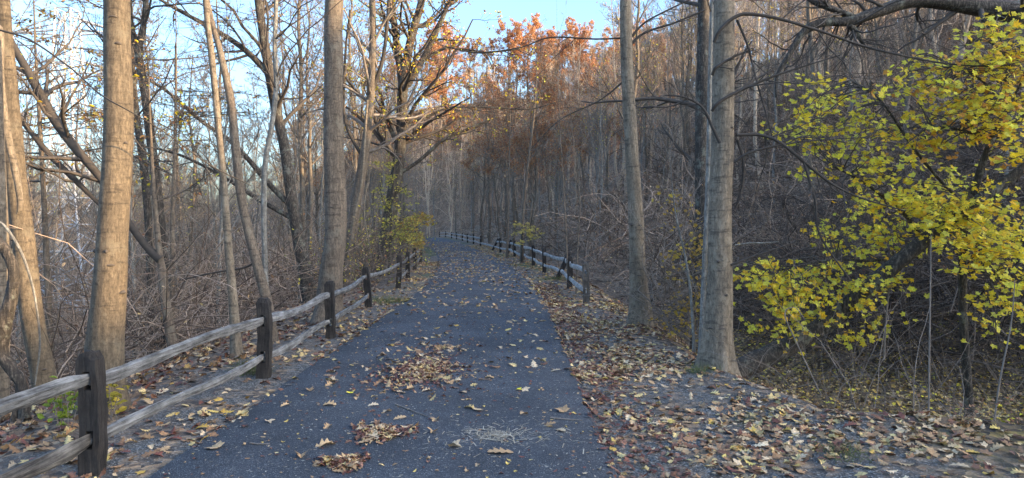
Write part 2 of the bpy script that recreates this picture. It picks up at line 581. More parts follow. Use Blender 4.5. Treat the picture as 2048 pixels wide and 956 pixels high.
va = node(nt, "ShaderNodeTexVoronoi", Scale=160.0); nt.links.new(v, va.inputs['Vector'])
s1 = nt.nodes.new("ShaderNodeSeparateColor"); nt.links.new(va.outputs['Color'], s1.inputs[0])
ra = ramp(nt, s1.outputs[0], [(0.0, (.034, .039, .047)), (0.7, (.059, .066, .078)), (0.93, (.12, .128, .138)), (1.0, (.25, .25, .255))])
nb = node(nt, "ShaderNodeTexNoise", Scale=0.9, Detail=8.0, Roughness=0.62); nt.links.new(v, nb.inputs[0])
rb = ramp(nt, nb.outputs[0], [(0.33, g3(0.72)), (0.50, g3(.98)), (0.68, g3(1.35))])
c = mixc(nt, ra.outputs[0], rb.outputs[0], 1.0, 'MULTIPLY')
nf = node(nt, "ShaderNodeTexNoise", Scale=45.0, Detail=6.0, Roughness=0.7); nt.links.new(v, nf.inputs[0])
rf = ramp(nt, nf.outputs[0], [(0.60, g3(0)), (0.74, g3(1))])
c = mixc(nt, c, (.12, .12, .115), _scale(nt, rf.outputs[0], 0.35))
nt.links.new(c, b.inputs['Base Color']); b.inputs['Roughness'].default_value = 0.8
b.inputs['Specular IOR Level'].default_value = 0.35
bp = node(nt, "ShaderNodeBump", Strength=0.7, Distance=0.006); nt.links.new(va.outputs['Distance'], bp.inputs['Height'])
nt.links.new(bp.outputs[0], b.inputs['Normal'])
tag(mb.build("path", m), kind='structure')


def path_z(x, y):
    d = abs(float(lat(x, y)))
    return float(np.interp(d, [0, .5, 1.0, 1.5, 1.53], [.036, .034, .03, .022, .005]))


def surf(x, y):
    """height of the walkable surface (path on top of ground)"""
    d = np.abs(lat(x, y))
    pz = np.interp(d, [0, .5, 1.0, 1.5, 1.53, 1.62], [.036, .034, .03, .022, .005, -.06])
    g = ground(x, y)
    return np.where(d < 1.6, np.maximum(pz, g), g)


# ------------------------------------------------------------------ split-rail fences
def wood_mat(name, c1, c2, cd, ax):
    m, nt, b = mat_new(name)
    sc = [6, 6, 6]; sc[ax] = 0.35
    v = mapped(nt, tuple(sc))
    n1 = node(nt, "ShaderNodeTexNoise", Scale=9.0, Detail=9.0, Roughness=0.7); nt.links.new(v, n1.inputs[0])
    r1 = ramp(nt, n1.outputs[0], [(0.34, cd), (0.47, c2), (0.62, c1)])
    n2 = node(nt, "ShaderNodeTexNoise", Scale=3.2, Detail=5.0, Roughness=0.7); nt.links.new(mapped(nt, (1, 1, 1)), n2.inputs[0])
    r2 = ramp(nt, n2.outputs[0], [(0.36, g3(0.45)), (0.6, g3(1.15))])
    c = mixc(nt, r1.outputs[0], r2.outputs[0], 1.0, 'MULTIPLY')
    nt.links.new(c, b.inputs['Base Color']); b.inputs['Roughness'].default_value = 0.9
    bp = node(nt, "ShaderNodeBump", Strength=0.9, Distance=0.012); nt.links.new(n1.outputs[0], bp.inputs['Height'])
    nt.links.new(bp.outputs[0], b.inputs['Normal'])
    return m


M_POST = wood_mat("post_wood", (.055, .046, .040), (.027, .023, .021), (.010, .009, .008), 2)
M_POSTG = wood_mat("post_wood_grey", (.17, .155, .14), (.09, .08, .07), (.025, .022, .02), 2)
M_RAIL = wood_mat("rail_wood", (.30, .30, .295), (.17, .17, .168), (.035, .03, .026), 0)
M_RAILP = wood_mat("rail_wood_pale", (.52, .51, .49), (.36, .35, .335), (.10, .09, .08), 0)
M_RAILD = wood_mat("rail_wood_mossy", (.20, .185, .165), (.09, .082, .074), (.018, .016, .014), 0)


def box_grid(mb, x0, x1, y0, y1, z0, z1, nx, ny, nz, warp):
    def face(o, u, vv, nu, nv):
        o = np.array(o, float); u = np.array(u, float); vv = np.array(vv, float)
        a = np.linspace(0, 1, nu + 1); c_ = np.linspace(0, 1, nv + 1)
        V = o[None, None] + a[:, None, None] * u + c_[None, :, None] * vv
        i = (np.arange(nu)[:, None] * (nv + 1) + np.arange(nv)[None]).reshape(-1)
        mb.add(warp(V.reshape(-1, 3)), np.stack([i, i + nv + 1, i + nv + 2, i + 1], -1), smooth_=False)
    X, Y, Z = x1 - x0, y1 - y0, z1 - z0
    face((x0, y0, z0), (X, 0, 0), (0, 0, Z), nx, nz)
    face((x1, y1, z0), (-X, 0, 0), (0, 0, Z), nx, nz)
    face((x1, y0, z0), (0, Y, 0), (0, 0, Z), ny, nz)
    face((x0, y1, z0), (0, -Y, 0), (0, 0, Z), ny, nz)
    face((x0, y0, z1), (X, 0, 0), (0, Y, 0), nx, ny)
    face((x0, y1, z0), (X, 0, 0), (0, -Y, 0), nx, ny)


def post_mesh(H, zr, rs, wx=.135, wy=.10):
    mb = MB(); sx = .026; hs = .062
    ph = rs.rand(6) * 6
    def warp(V):
        V = V.copy()
        t = V[:, 2] / H
        V[:, 0] += 0.010 * np.sin(V[:, 2] * 5 + ph[0]) + 0.004 * np.sin(V[:, 2] * 23 + ph[1] + V[:, 1] * 30)
        V[:, 1] += 0.008 * np.sin(V[:, 2] * 4 + ph[2]) + 0.003 * np.sin(V[:, 2] * 31 + ph[3] + V[:, 0] * 40)
        k = np.where(V[:, 2] > H - .06, 1 - ((V[:, 2] - (H - .06)) / .06) ** 2 * .30, 1.0)
        V[:, 0] *= k; V[:, 1] *= k
        V[:, 2] -= np.where(V[:, 2] > H - .01, (np.abs(V[:, 0]) / wx) ** 2 * .06 + .012 * np.sin(V[:, 0] * 60 + ph[4]) * np.cos(V[:, 1] * 50 + ph[5]), 0)
        return V
    x = wx / 2; y = wy / 2
    e = .0015
    box_grid(mb, -x, -sx, -y, y, -.35, H, 2, 3, 22, warp)
    box_grid(mb, sx, x, -y, y, -.35, H, 2, 3, 22, warp)
    a, b_ = zr
    box_grid(mb, -sx, sx, -y + e, y - e, -.35, a - hs, 2, 3, 8, warp)
    box_grid(mb, -sx, sx, -y + e, y - e, a + hs, b_ - hs, 2, 3, 6, warp)
    box_grid(mb, -sx, sx, -y + e, y - e, b_ + hs, H - .002, 2, 3, 4, warp)
    return mb


def add_rail(parent, A, B, rs, mat, hh=.049, ww=.030):
    """split rail from A to B (world), local x axis along it, tapered ends"""
    A = np.array(A); B = np.array(B)
    d = B - A; L = np.linalg.norm(d)
    K = 26; S = 7
    t = np.linspace(0, 1, K)
    env = np.clip(np.minimum(t, 1 - t) / .09, 0, 1) ** .7
    sag = -0.03 * 4 * t * (1 - t) * rs.uniform(0, 1)
    ph = rs.rand(4) * 6
    th = np.arange(S) * 2 * math.pi / S + rs.rand()
    V = np.zeros((K, S, 3))
    prof = 1 + rs.randn(S) * .15
    h = hh * (0.62 + .38 * env) * (1 + .10 * np.sin(t * 7 + ph[0])); w_ = ww * (0.50 + .5 * env) * (1 + .15 * np.sin(t * 9 + ph[1]))
    n = 1 + rs.randn(K, S) * .055
    V[:, :, 0] = t[:, None] * L
    V[:, :, 1] = w_[:, None] * np.cos(th)[None] * prof * n + .02 * np.sin(t * 5 + ph[2])[:, None] * env[:, None]
    V[:, :, 2] = h[:, None] * np.sin(th)[None] * prof * n + sag[:, None] + .018 * np.sin(t * 6 + ph[3])[:, None] * env[:, None]
    mb = MB()
    k = np.arange(K - 1)[:, None]; j = np.arange(S)[None]; j2 = (j + 1) % S
    f = np.stack([k * S + j, k * S + j2, (k + 1) * S + j2, (k + 1) * S + j], -1).reshape(-1, 4)
    mb.add(V.reshape(-1, 3), f, smooth_=False)
    for kk, flip in ((0, 1), (K - 1, 0)):
        c = V[kk].mean(0)
        vv = np.vstack([c, V[kk]])
        ff = [(0, 1 + (q + 1) % S, 1 + q) if flip else (0, 1 + q, 1 + (q + 1) % S) for q in range(S)]
        mb.add(vv, ff, smooth_=False)
    o = mb.build("rail", mat)
    o.parent = parent
    o.location = A - np.array(parent.location)
    q = Vector(d).to_track_quat('X', 'Z')
    o.rotation_euler = q.to_euler()
    return o


def fence(label, bases, H, zr, seed, name="split_rail_fence", skips=(), lean=None, greyset=(), railk=1.0, moss=.4):
    rs = np.random.RandomState(seed)
    root = empty(name, tuple(bases[0]), label, "fence", "weathered split rail fences beside the path")
    pts = []
    protos = [post_mesh(H * k, zr, rs) for k in (1.0, .97, 1.03)]
    pmesh = {}
    for i, bpt in enumerate(bases):
        bpt = np.array(bpt, float)
        g = i % 3
        grey = i in greyset
        key = (g, grey)
        if key not in pmesh:
            o = protos[g].build("post", M_POSTG if grey else M_POST); pmesh[key] = o.data
        else:
            o = bpy.data.objects.new("post", pmesh[key]); COL.objects.link(o)
        o.parent = root
        o.location = bpt - np.array(bases[0])
        j = min(i + 1, len(bases) - 1); k0 = max(j - 1, 0)
        dv = np.array(bases[j]) - np.array(bases[k0])
        ang = math.atan2(-dv[0], dv[1])
        ln = (lean or {}).get(i, rs.randn() * .02)
        o.rotation_euler = (rs.randn() * .015, ln, ang)
        top = np.array([math.sin(ln), 0, math.cos(ln)])
        pts.append([bpt + top * zr[0], bpt + top * zr[1]])
    for i in range(len(bases) - 1):
        for lv in (0, 1):
            if (i, lv) in skips:
                continue
            A = pts[i][lv] + np.array([0, 0, rs.uniform(-.012, .0) + (.0)]); B = pts[i + 1][lv] + np.array([0, 0, rs.uniform(0, .012)])
            u = nrm(B - A)
            side = np.array([-u[1], u[0], 0]) * .003
            A = A - u * .03 + side * (-1); B = B + u * .03 + side
            add_rail(root, A, B, rs, M_RAILD if rs.rand() < moss else (M_RAIL if moss else M_RAILP), hh=.045 * railk, ww=.030 * railk)
    return root


Lp = [(170, 956), (528, 757), (660, 676), (737, 615), (797, 577), (815, 556), (829, 540), (841, 525)]
Lb = [GP(*p) for p in Lp]
Lb[0] = np.array([-2.82, 4.62, ground(-2.82, 4.62)])
d0 = Lb[1] - Lb[0]
Lb = [Lb[0] - d0 * 1.0] + Lb
for q in Lb: q[2] = float(ground(q[0], q[1]))
fence("long weathered split rail fence of dark posts and grey rails on the left path edge", Lb, .85, (.235, .63), 11,
      lean={1: .0, 2: .0, 4: -.07}, greyset=(), skips=((4, 0),))
r5 = None
Rp = [(1172, 606), (1139, 575), (1115, 557), (1088, 545), (1067, 531), (1046, 520), (1029, 512), (1015, 508), (1001, 505), (985, 500), (961, 492), (947, 487.5), (935, 485), (925, 481.5), (913, 478.5), (903, 476.5), (891, 475), (879, 473.5)]
Rb = []
for p in Rp:
    v_ = ray(*p); t_ = -EYE / v_[2]; q = v_ * t_
    Rb.append(np.array([q[0], q[1], float(ground(q[0], q[1]))]))
fence("crooked split rail fence curving away along the right path edge", Rb, .88, (.27, .66), 12,
      lean={0: .0, 2: .42, 7: .25, 9: .5, 10: .03}, greyset=(0, 5), skips=((9, 1),), railk=1.3, moss=0)

# ------------------------------------------------------------------ hand-placed trees
def px_curve(pts, n=40, base_ground=True, top=None, flare=1.0):
    """pts: (px, py, width px, depth) from the TOP visible point to the base"""
    C = []; R = []
    for (x, y, w_, D) in pts:
        C.append(P(x, y, D)); R.append(w_ / 2 / FPX * D)
    if base_ground:
        bpt = C[-1].copy()
        g = float(ground(bpt[0], bpt[1]))
        if bpt[2] > g + .05:
            dx = C[-1] - C[-2]; dx = dx / max(1e-6, abs(dx[2]))
            nb = bpt + np.clip(dx, -.25, .25) * (bpt[2] - g)
            nb[2] = float(ground(nb[0], nb[1])) - .15
            C.append(nb); R.append(R[-1] * 1.12 * flare)
        else:
            C[-1][2] = g - .15
    C = C[::-1]; R = R[::-1]
    if top:
        d = nrm(C[-1] - C[-2]); z = C[-1].copy(); r = R[-1]
        steps = 3
        for k in range(steps):
            d = nrm(d * np.array([.7, .7, 1]) + np.array([0, 0, .15]))
            z = z + d * (top / steps)
            C.append(z.copy()); R.append(r * (1 - .28 * (k + 1)))
    return catmull(C, R, n)


def scars(mb, Pt, Rd, rs, n, mat=1):
    """dark eyebrow scars where branches were shed, proud of the bark"""
    K = len(Pt)
    for _ in range(n):
        k = rs.randint(2, K - 3)
        c = Pt[k]; r = Rd[k] * 1.0
        a0 = rs.uniform(math.pi * 1.05, math.pi * 1.95)      # the side that faces the path
        w_ = rs.uniform(.12, .42); drop = rs.uniform(.0, .014)
        tt = np.linspace(-1, 1, 9)
        an = a0 + tt * w_
        pts = np.stack([c[0] + np.cos(an) * r * 1.0, c[1] + np.sin(an) * r * 1.0, c[2] - drop * tt ** 2], -1)
        rad = (0.002 + (0.016 if w_ < .28 else .009) * (1 - tt ** 2)) * rs.uniform(.6, 1.3) * min(1.0, r / .13)
        mb.tubes(pts, rad, 6, mat=mat)


def make_tree(name, label, pts, mat, top=7.0, n=60, sides=18, nscar=0, limbs=(), crown=None, seed=0, cat="tree",
              group=None, rough=.02, leaves=None, flare=1.0, twig=None, crown_t=(.35, 1.0)):
    rs = np.random.RandomState(seed + 100)
    Pt, Rd = px_curve(pts, n, top=top, flare=flare)
    Rd = Rd * .87 * (1 + 0.55 * np.exp(-np.arange(n) / (n * .022)))      # root flare
    wob = np.stack([vnoise(np.arange(n) * .13, np.zeros(n) + seed * 3.1), vnoise(np.arange(n) * .13, np.zeros(n) + seed * 3.1 + 50), np.zeros(n)], -1)
    Pt = Pt + wob * Rd[:, None] * .35
    root = empty(name, tuple(Pt[0]), label, cat, group)
    mb = MB()
    mb.tubes(Pt, Rd, sides, rough=rough, seed=seed, lobe=.20 * np.exp(-np.arange(n) / (n * .035)) + .012)
    if nscar: scars(mb, Pt, Rd, rs, nscar)
    par = []
    for lm in limbs:
        LP, LR = limb_curve(lm)
        mb.tubes(LP, LR, 8, mat=2 if mat in (M_SMOOTH, M_SMOOTH2, M_GOLD) else 0, rough=.03, seed=seed)
        par.append((LP, LR))
    mb.build("trunk", [mat, M_TWIG, M_LIMB], root, loc=Pt[0])
    if crown:
        cm = MB()
        src = [(Pt[None], Rd[None], crown.get('n1', 14), crown_t)]
        P1 = []
        a, r = grow(Pt[None], Rd[None], crown.get('n1', 14), crown_t[0], crown_t[1], crown.get('len', 3.0), (.7, 1.35), .42, 9, rs, up=crown.get('up', .05), jit=.14, rmin=.004, lendrop=.3)
        sets = [(a, r, 5)]
        for LP, LR in par:
            q = catmull(LP, LR, 9)
            a = np.concatenate([a, q[0][None]]); r = np.concatenate([r, q[1][None]])
        b1, r1 = grow(a, r, crown.get('n2', 5), .15, 1, .5, (.5, 1.1), .5, 7, rs, up=.03, jit=.18, rmin=.003, lenrel=True)
        b2, r2 = grow(b1, r1, crown.get('n3', 4), .2, 1, .5, (.4, 1.0), .5, 5, rs, up=.02, jit=.2, rmin=.0022, lenrel=True)
        b3, r3 = grow(b2, r2, crown.get('n4', 3), .2, 1, .5, (.4, .9), .6, 4, rs, up=.02, jit=.2, rmin=.0018, lenrel=True)
        cm.tubes(sets[0][0], sets[0][1], 5); cm.tubes(b1, r1, 4); cm.tubes(b2, r2, 3); cm.tubes(b3, r3, 3)
        cm.build("crown", twig or M_TWIG, root, loc=Pt[0])
        if leaves:
            pool = np.concatenate([b3[:, -1], b3[:, 1], b2[:, -1]])
            N = leaves['n']; q = pool[rs.randint(0, len(pool), N)] + rs.randn(N, 3) * .05
            lm_ = MB(); s_ = rs.uniform(.05, .10, N) * leaves.get('s', 1)
            lm_.leaves(*OVAL, q, rots(N, rs, .9), s_, pick(rs, N, leaves['c'], .2), bend=rs.uniform(0, .6, N))
            lm_.build("foliage", M_LEAF, root, loc=Pt[0])
    return root, Pt, Rd


def limb_curve(lm, n=None):
    C = [P(x, y, D) for (x, y, w_, D) in lm]; R = [w_ / 2 / FPX * D * (1 if w_ > 9 else .82) for (x, y, w_, D) in lm]
    return catmull(C, R, n or max(10, 7 * len(lm)))


G_L = "tall trees beyond the left fence"
make_tree("beech_tree", "thick pale smooth trunk lit golden on one side, right behind the nearest left fence post",
          [(233, 0, 54, 6.3), (234, 120, 56, 6.3), (236, 230, 60, 6.3), (234, 380, 62, 6.3), (229, 480, 64, 6.3), (220, 600, 72, 6.3), (211, 700, 78, 6.3), (207, 800, 82, 6.3), (206, 880, 90, 6.3)],
          M_GOLD, n=90, sides=28, nscar=16, seed=1, group=G_L, crown=dict(n1=8, n2=4, n3=3, n4=2, len=3), crown_t=(.6, 1))
make_tree("leaning_tree", "slim grey trunk with dark branch scars leaning in at the left edge of view",
          [(8, 0, 26, 8), (14, 120, 32, 8), (22, 250, 38, 8), (34, 380, 42, 8), (48, 480, 45, 8), (63, 600, 47, 8), (82, 720, 48, 8), (97, 880, 52, 8)],
          M_GOLD, n=80, sides=22, nscar=16, seed=2, group=G_L, crown=dict(n1=8, n2=4, n3=3, n4=2, len=3), crown_t=(.6, 1))
make_tree("leaning_tree", "dark tree with thick limbs leaning up and left across the sky behind the golden trunk",
          [(318, 500, 14, 10), (326, 560, 20, 10), (340, 650, 22, 10), (356, 740, 24, 10), (368, 800, 26, 10)],
          M_SMOOTH2, n=40, sides=12, top=2.5, seed=3, group=G_L,
          limbs=[[(322, 520, 20, 10), (290, 490, 15, 10), (240, 420, 15, 10), (200, 355, 16, 10), (150, 295, 19, 10), (110, 240, 19, 10), (60, 150, 16, 10), (15, 70, 14, 10), (-30, -30, 11, 10)],
                 [(200, 410, 9, 10), (150, 360, 12, 10), (100, 310, 12, 10), (50, 250, 10, 10), (0, 190, 8, 10)]],
          crown=dict(n1=6, n2=14, n3=7, n4=4, len=1.5), crown_t=(.5, 1), leaves=dict(n=260, c=ORANGE + YEL, s=.8))
def layered(name, label, pts, seed, zs, L, nleaf):
    rs = np.random.RandomState(seed)
    Pt, Rd = px_curve(pts, 40, top=1.5)
    root = empty(name, tuple(Pt[0]), label, "tree", G_L)
    mb = MB(); mb.tubes(Pt, Rd, 8, rough=.03, seed=seed); mb.build("trunk", [M_SMOOTH2], root, loc=Pt[0])
    a, r = grow(Pt[None], Rd[None], zs, .45, 1.0, L, (1.2, 1.6), .4, 9, rs, up=.0, jit=.06, rmin=.005, lendrop=.3)
    b1, r1 = grow(a, r, 9, .15, 1, .42, (.6, 1.0), .5, 6, rs, jit=.10, rmin=.0035, lenrel=True)
    b1[:, :, 2] = b1[:, :1, 2] + (b1[:, :, 2] - b1[:, :1, 2]) * .25
    b2, r2 = grow(b1, r1, 5, .15, 1, .45, (.5, .9), .5, 5, rs, jit=.12, rmin=.0025, lenrel=True)
    b2[:, :, 2] = b2[:, :1, 2] + (b2[:, :, 2] - b2[:, :1, 2]) * .3
    cm = MB(); cm.tubes(a, r, 4); cm.tubes(b1, r1, 3); cm.tubes(b2, r2, 3); cm.build("crown", M_TWIG, root, loc=Pt[0])
    pool = b2[:, 2:].reshape(-1, 3); q = pool[rs.randint(0, len(pool), nleaf)] - np.array([0, 0, .02]) + rs.randn(nleaf, 3) * np.array([.04, .04, .015])
    lm = MB(); lm.leaves(*OVAL, q, rots(nleaf, rs, .45), rs.uniform(.05, .10, nleaf), pick(rs, nleaf, [(.40, .22, .08), (.30, .16, .07), (.50, .33, .10), (.45, .38, .12)], .2), bend=rs.uniform(0, .6, nleaf))
    lm.build("foliage", M_LEAF, root, loc=Pt[0])


layered("beech_sapling", "slim beech sapling with flat layered twigs and brown leaves at the upper left",
        [(72, 120, 5, 11), (80, 250, 8, 11), (88, 400, 10, 11), (95, 560, 12, 11)], 24, 26, 2.3, 900)
layered("beech_sapling", "second slim sapling with flat layered twigs between the golden trunk and the slender grey stem",
        [(352, 150, 4, 13), (350, 300, 7, 13), (345, 450, 9, 13), (345, 600, 11, 13)], 25, 22, 2.2, 300)
make_tree("forked_tree", "dark forked trunk just right of the golden trunk with sky behind it",
          [(292, 0, 12, 14), (285, 60, 14, 14), (277, 110, 18, 14), (290, 180, 20, 14), (300, 260, 20, 14), (312, 350, 20, 14), (320, 440, 22, 14), (330, 560, 24, 14)],
          M_ROUGH, n=50, sides=10, seed=4, group=G_L, limbs=[[(277, 110, 14, 14), (262, 50, 12, 14), (255, -20, 10, 14)]],
          crown=dict(n1=26, n2=8, n3=5, n4=4, len=2.8, up=.02), crown_t=(.4, 1), leaves=dict(n=300, c=ORANGE + TAN))
make_tree("forked_tree", "thin dark trunk half hidden behind the golden trunk",
          [(262, 60, 10, 15), (266, 150, 12, 15), (274, 240, 15, 15), (288, 340, 18, 15), (296, 440, 18, 15), (302, 560, 20, 15)],
          M_ROUGH, n=40, sides=10, seed=5, group=G_L, crown=dict(n1=20, n2=8, n3=5, n4=4, len=2.6, up=.02), crown_t=(.4, 1))
make_tree("young_tree", "slender smooth grey stem standing behind the second left fence post",
          [(412, 0, 13, 9), (424, 110, 14, 9), (436, 240, 14, 9), (448, 370, 15, 9), (456, 480, 17, 9), (466, 600, 19, 9), (475, 720, 21, 9)],
          M_SMOOTH, n=60, sides=12, seed=6, group=G_L, nscar=5, crown=dict(n1=8, n2=4, n3=3, n4=2, len=2), crown_t=(.6, 1))
make_tree("young_tree", "slender brown stem crossing the grey one and leaning left at its top",
          [(413, -10, 11, 10), (440, 100, 14, 10), (461, 200, 18, 10), (471, 300, 19, 10), (482, 390, 20, 10), (500, 470, 21, 10), (518, 540, 22, 10), (536, 610, 23, 10), (547, 680, 24, 10)],
          M_SMOOTH2, n=60, sides=12, seed=7, group=G_L, nscar=6,
          limbs=[[(515, 520, 6, 10), (490, 535, 5, 10), (430, 545, 5, 10), (360, 560, 4, 10)]],
          crown=dict(n1=8, n2=4, n3=3, n4=2, len=2), crown_t=(.6, 1))
make_tree("young_tree", "thin pale wavy stem between the slender brown stem and the thick dark trunk",
          [(552, 0, 9, 11), (549, 90, 10, 11), (552, 170, 11, 11), (545, 240, 11, 11), (530, 330, 12, 11), (528, 430, 12, 11), (530, 520, 12, 11), (534, 620, 13, 11)],
          M_PALE, n=60, sides=10, seed=8, group=G_L, crown=dict(n1=14, n2=5, n3=3, n4=3, len=1.8), crown_t=(.3, 1))
make_tree("dark_tree", "dark rough trunk leaning left, carrying a long pale diagonal limb",
          [(515, -10, 17.6, 18), (530, 100, 20.8, 18), (548, 200, 22.4, 18), (570, 300, 24.0, 18), (585, 400, 25.6, 18), (602, 500, 28.8, 18), (612, 560, 32.0, 18)],
          M_ROUGH, n=50, sides=14, seed=9, group=G_L,
          limbs=[[(585, 415, 11.2, 18), (540, 370, 11.2, 18), (470, 290, 9.6, 18), (400, 240, 8.8, 18), (330, 180, 7.2, 18), (240, 130, 5.6, 18)],
                 [(540, 150, 12.8, 18), (490, 100, 11.2, 18), (430, 60, 9.6, 18), (330, 5, 7.2, 18), (300, -20, 6.4, 18)],
                 [(590, 440, 9.6, 18), (520, 400, 9.6, 18), (440, 350, 8.0, 18), (360, 310, 6.4, 18), (280, 290, 4.8, 18)]],
          crown=dict(n1=22, n2=9, n3=6, n4=4, len=3.4), crown_t=(.3, 1), leaves=dict(n=500, c=ORANGE))
make_tree("beech_tree", "thick grey brown trunk with ringed bark behind the third left fence post",
          [(670, 0, 41, 12.2), (667, 100, 42, 12.2), (665, 200, 42, 12.2), (666, 300, 44, 12.2), (671, 400, 48, 12.2), (671, 480, 50, 12.2), (664, 540, 54, 12.2), (662, 600, 58, 12.2)],
          M_SMOOTH2, n=90, sides=26, nscar=20, seed=10, group=G_L, rough=.035, crown=dict(n1=12, n2=6, n3=4, n4=3, len=3), crown_t=(.45, 1), leaves=dict(n=250, c=YEL + ORANGE))
make_tree("vine_tree", "sunlit tree with shaggy bark and vines right of the thick grey brown trunk",
          [(745, -10, 15, 21), (746, 80, 17, 21), (742, 180, 20, 21), (735, 260, 22, 21), (722, 350, 23, 21), (708, 440, 24, 21), (700, 520, 28, 21)],
          M_SMOOTH2, n=50, sides=12, seed=11, group=G_L, rough=.07,
          limbs=[[(742, 190, 10, 21), (765, 120, 9, 21), (775, 40, 8, 21), (778, -20, 7, 21)],
                 [(728, 320, 8, 21), (690, 240, 7, 21), (690, 120, 6, 21), (700, 20, 5, 21)]],
          crown=dict(n1=22, n2=7, n3=4, n4=3, len=3.0), crown_t=(.25, 1), leaves=dict(n=700, c=YEL + ORANGE), twig=M_TWIG2)
make_tree("vine_tree", "dark many-limbed tree draped with yellow green vines left of the far path",
          [(845, -10, 16, 25), (820, 90, 20, 25), (806, 170, 26, 25), (803, 250, 26, 25), (796, 330, 28, 25), (783, 400, 30, 25), (773, 470, 34, 25), (768, 530, 36, 25)],
          M_ROUGH, n=60, sides=12, seed=12, group=G_L, rough=.08,
          limbs=[[(806, 180, 16, 25), (795, 100, 14, 25), (785, 20, 12, 25), (780, -20, 10, 25)],
                 [(815, 170, 14, 25), (845, 120, 12, 25), (875, 60, 10, 25), (900, 0, 8, 25)],
                 [(795, 350, 9, 25), (840, 320, 9, 25), (880, 285, 7, 25), (935, 258, 6, 25), (980, 240, 4, 25)],
                 [(803, 250, 7, 25), (850, 235, 6, 25), (900, 215, 5, 25), (980, 215, 4, 25), (1060, 218, 3, 25), (1110, 205, 2, 25)],
                 [(805, 200, 8, 25), (830, 140, 8, 25), (890, 97, 7, 25), (960, 105, 6, 25), (1040, 98, 4, 25)],
                 [(800, 300, 10, 25), (770, 230, 9, 25), (762, 190, 8, 25), (740, 150, 6, 25)]],
          crown=dict(n1=34, n2=8, n3=5, n4=3, len=4.6), crown_t=(.25, 1), leaves=dict(n=6500, c=ORANGE + ORANGE + YEL, s=1.2))
G_R = "tall trees beside the right shoulder"
make_tree("beech_tree", "slim straight smooth trunk standing just past the end of the right fence",
          [(1253, 0, 27, 11.6), (1254, 100, 28, 11.6), (1258, 200, 29, 11.6), (1262, 300, 31, 11.6), (1269, 400, 33, 11.6), (1275, 500, 36, 11.6), (1280, 580, 41, 11.6), (1284, 655, 48, 11.6)],
          M_SMOOTH, n=90, sides=22, nscar=22, seed=13, group=G_R,
          limbs=[[(1246, 76, 5, 11.6), (1190, 78, 4, 11.6), (1100, 75, 4, 11.6), (1040, 95, 3, 11.6), (950, 105, 3, 11.6), (880, 90, 2, 11.6)],
                 [(1260, 90, 8, 11.6), (1290, 65, 6, 11.6), (1350, 45, 5, 11.6), (1410, 20, 4, 11.6)],
                 [(1262, 75, 6, 11.6), (1290, 45, 5, 11.6), (1340, 18, 4, 11.6), (1400, -10, 3, 11.6)],
                 [(1250, 160, 5, 11.6), (1200, 200, 4, 11.6), (1120, 240, 3, 11.6), (1060, 300, 2, 11.6)]],
          crown=dict(n1=14, n2=6, n3=4, n4=3, len=2.6), crown_t=(.45, 1))
make_tree("beech_tree", "broad smooth trunk wrapped by dark looping branches at the shoulder edge on the right",
          [(1448, 0, 46, 8.1), (1448, 100, 47, 8.1), (1447, 200, 48, 8.1), (1446, 300, 49, 8.1), (1443, 400, 50, 8.1), (1441, 500, 53, 8.1), (1438, 600, 58, 8.1), (1434, 680, 64, 8.1), (1432, 742, 72, 8.1)],
          M_SMOOTH, n=90, sides=28, nscar=14, seed=14, group=G_R,
          limbs=[[(1428, 85, 8, 7.95), (1440, 60, 9, 7.9), (1470, 34, 9, 7.9), (1500, 28, 9, 7.9), (1560, 38, 8, 7.9), (1640, 62, 7, 7.9), (1720, 90, 6, 7.9), (1800, 110, 5, 7.8), (1900, 128, 4, 7.8), (2000, 132, 3, 7.8), (2048, 120, 2, 7.8)],
                 [(1425, 150, 8, 7.95), (1432, 135, 8, 7.9), (1465, 115, 6, 7.9), (1500, 100, 4, 7.9)],
                 [(1424, 222, 8, 7.95), (1436, 206, 9, 7.9), (1470, 186, 8, 7.9), (1540, 155, 6, 7.9), (1600, 135, 4, 7.9), (1680, 110, 3, 7.9)],
                 [(1440, 286, 9, 7.9), (1425, 255, 8, 7.9), (1405, 215, 6, 7.9), (1370, 195, 5, 7.9), (1330, 190, 3, 7.9)],
                 [(1473, 270, 8, 7.95), (1520, 270, 8, 7.95), (1560, 285, 8, 7.9), (1610, 325, 9, 7.9), (1660, 365, 6, 7.9), (1720, 395, 4, 7.9), (1810, 422, 3, 7.9)],
                 [(1608, 325, 7, 7.9), (1630, 400, 6, 7.9), (1640, 470, 5, 7.9), (1700, 560, 4, 7.9)],
                 [(1468, 325, 6, 7.95), (1500, 305, 6, 7.9), (1560, 290, 5, 7.9), (1640, 280, 3, 7.9), (1730, 275, 2, 7.9)],
                 [(1474, 40, 7, 8), (1495, 90, 6, 8), (1510, 150, 5, 8), (1530, 220, 4, 8), (1545, 275, 3, 8)],
                 [(1462, 530, 6, 8), (1500, 515, 5, 8), (1545, 500, 4, 8), (1600, 480, 2, 8)],
                 [(1475, 280, 8, 8.1), (1486, 320, 8, 8.1), (1485, 370, 7, 8.1), (1472, 415, 6, 8.1)]],
          crown=dict(n1=4, n2=9, n3=5, n4=3, len=2.0), crown_t=(.7, 1))
make_tree("dark_tree", "dark trunk standing in the shade directly behind the broad wrapped trunk",
          [(1408, -10, 26, 17), (1406, 120, 28, 17), (1404, 260, 30, 17), (1405, 400, 32, 17), (1407, 520, 34, 17)],
          M_ROUGH, n=40, sides=12, seed=15, group=G_R, crown=dict(n1=22, n2=7, n3=4, n4=3, len=3.0), crown_t=(.2, 1))
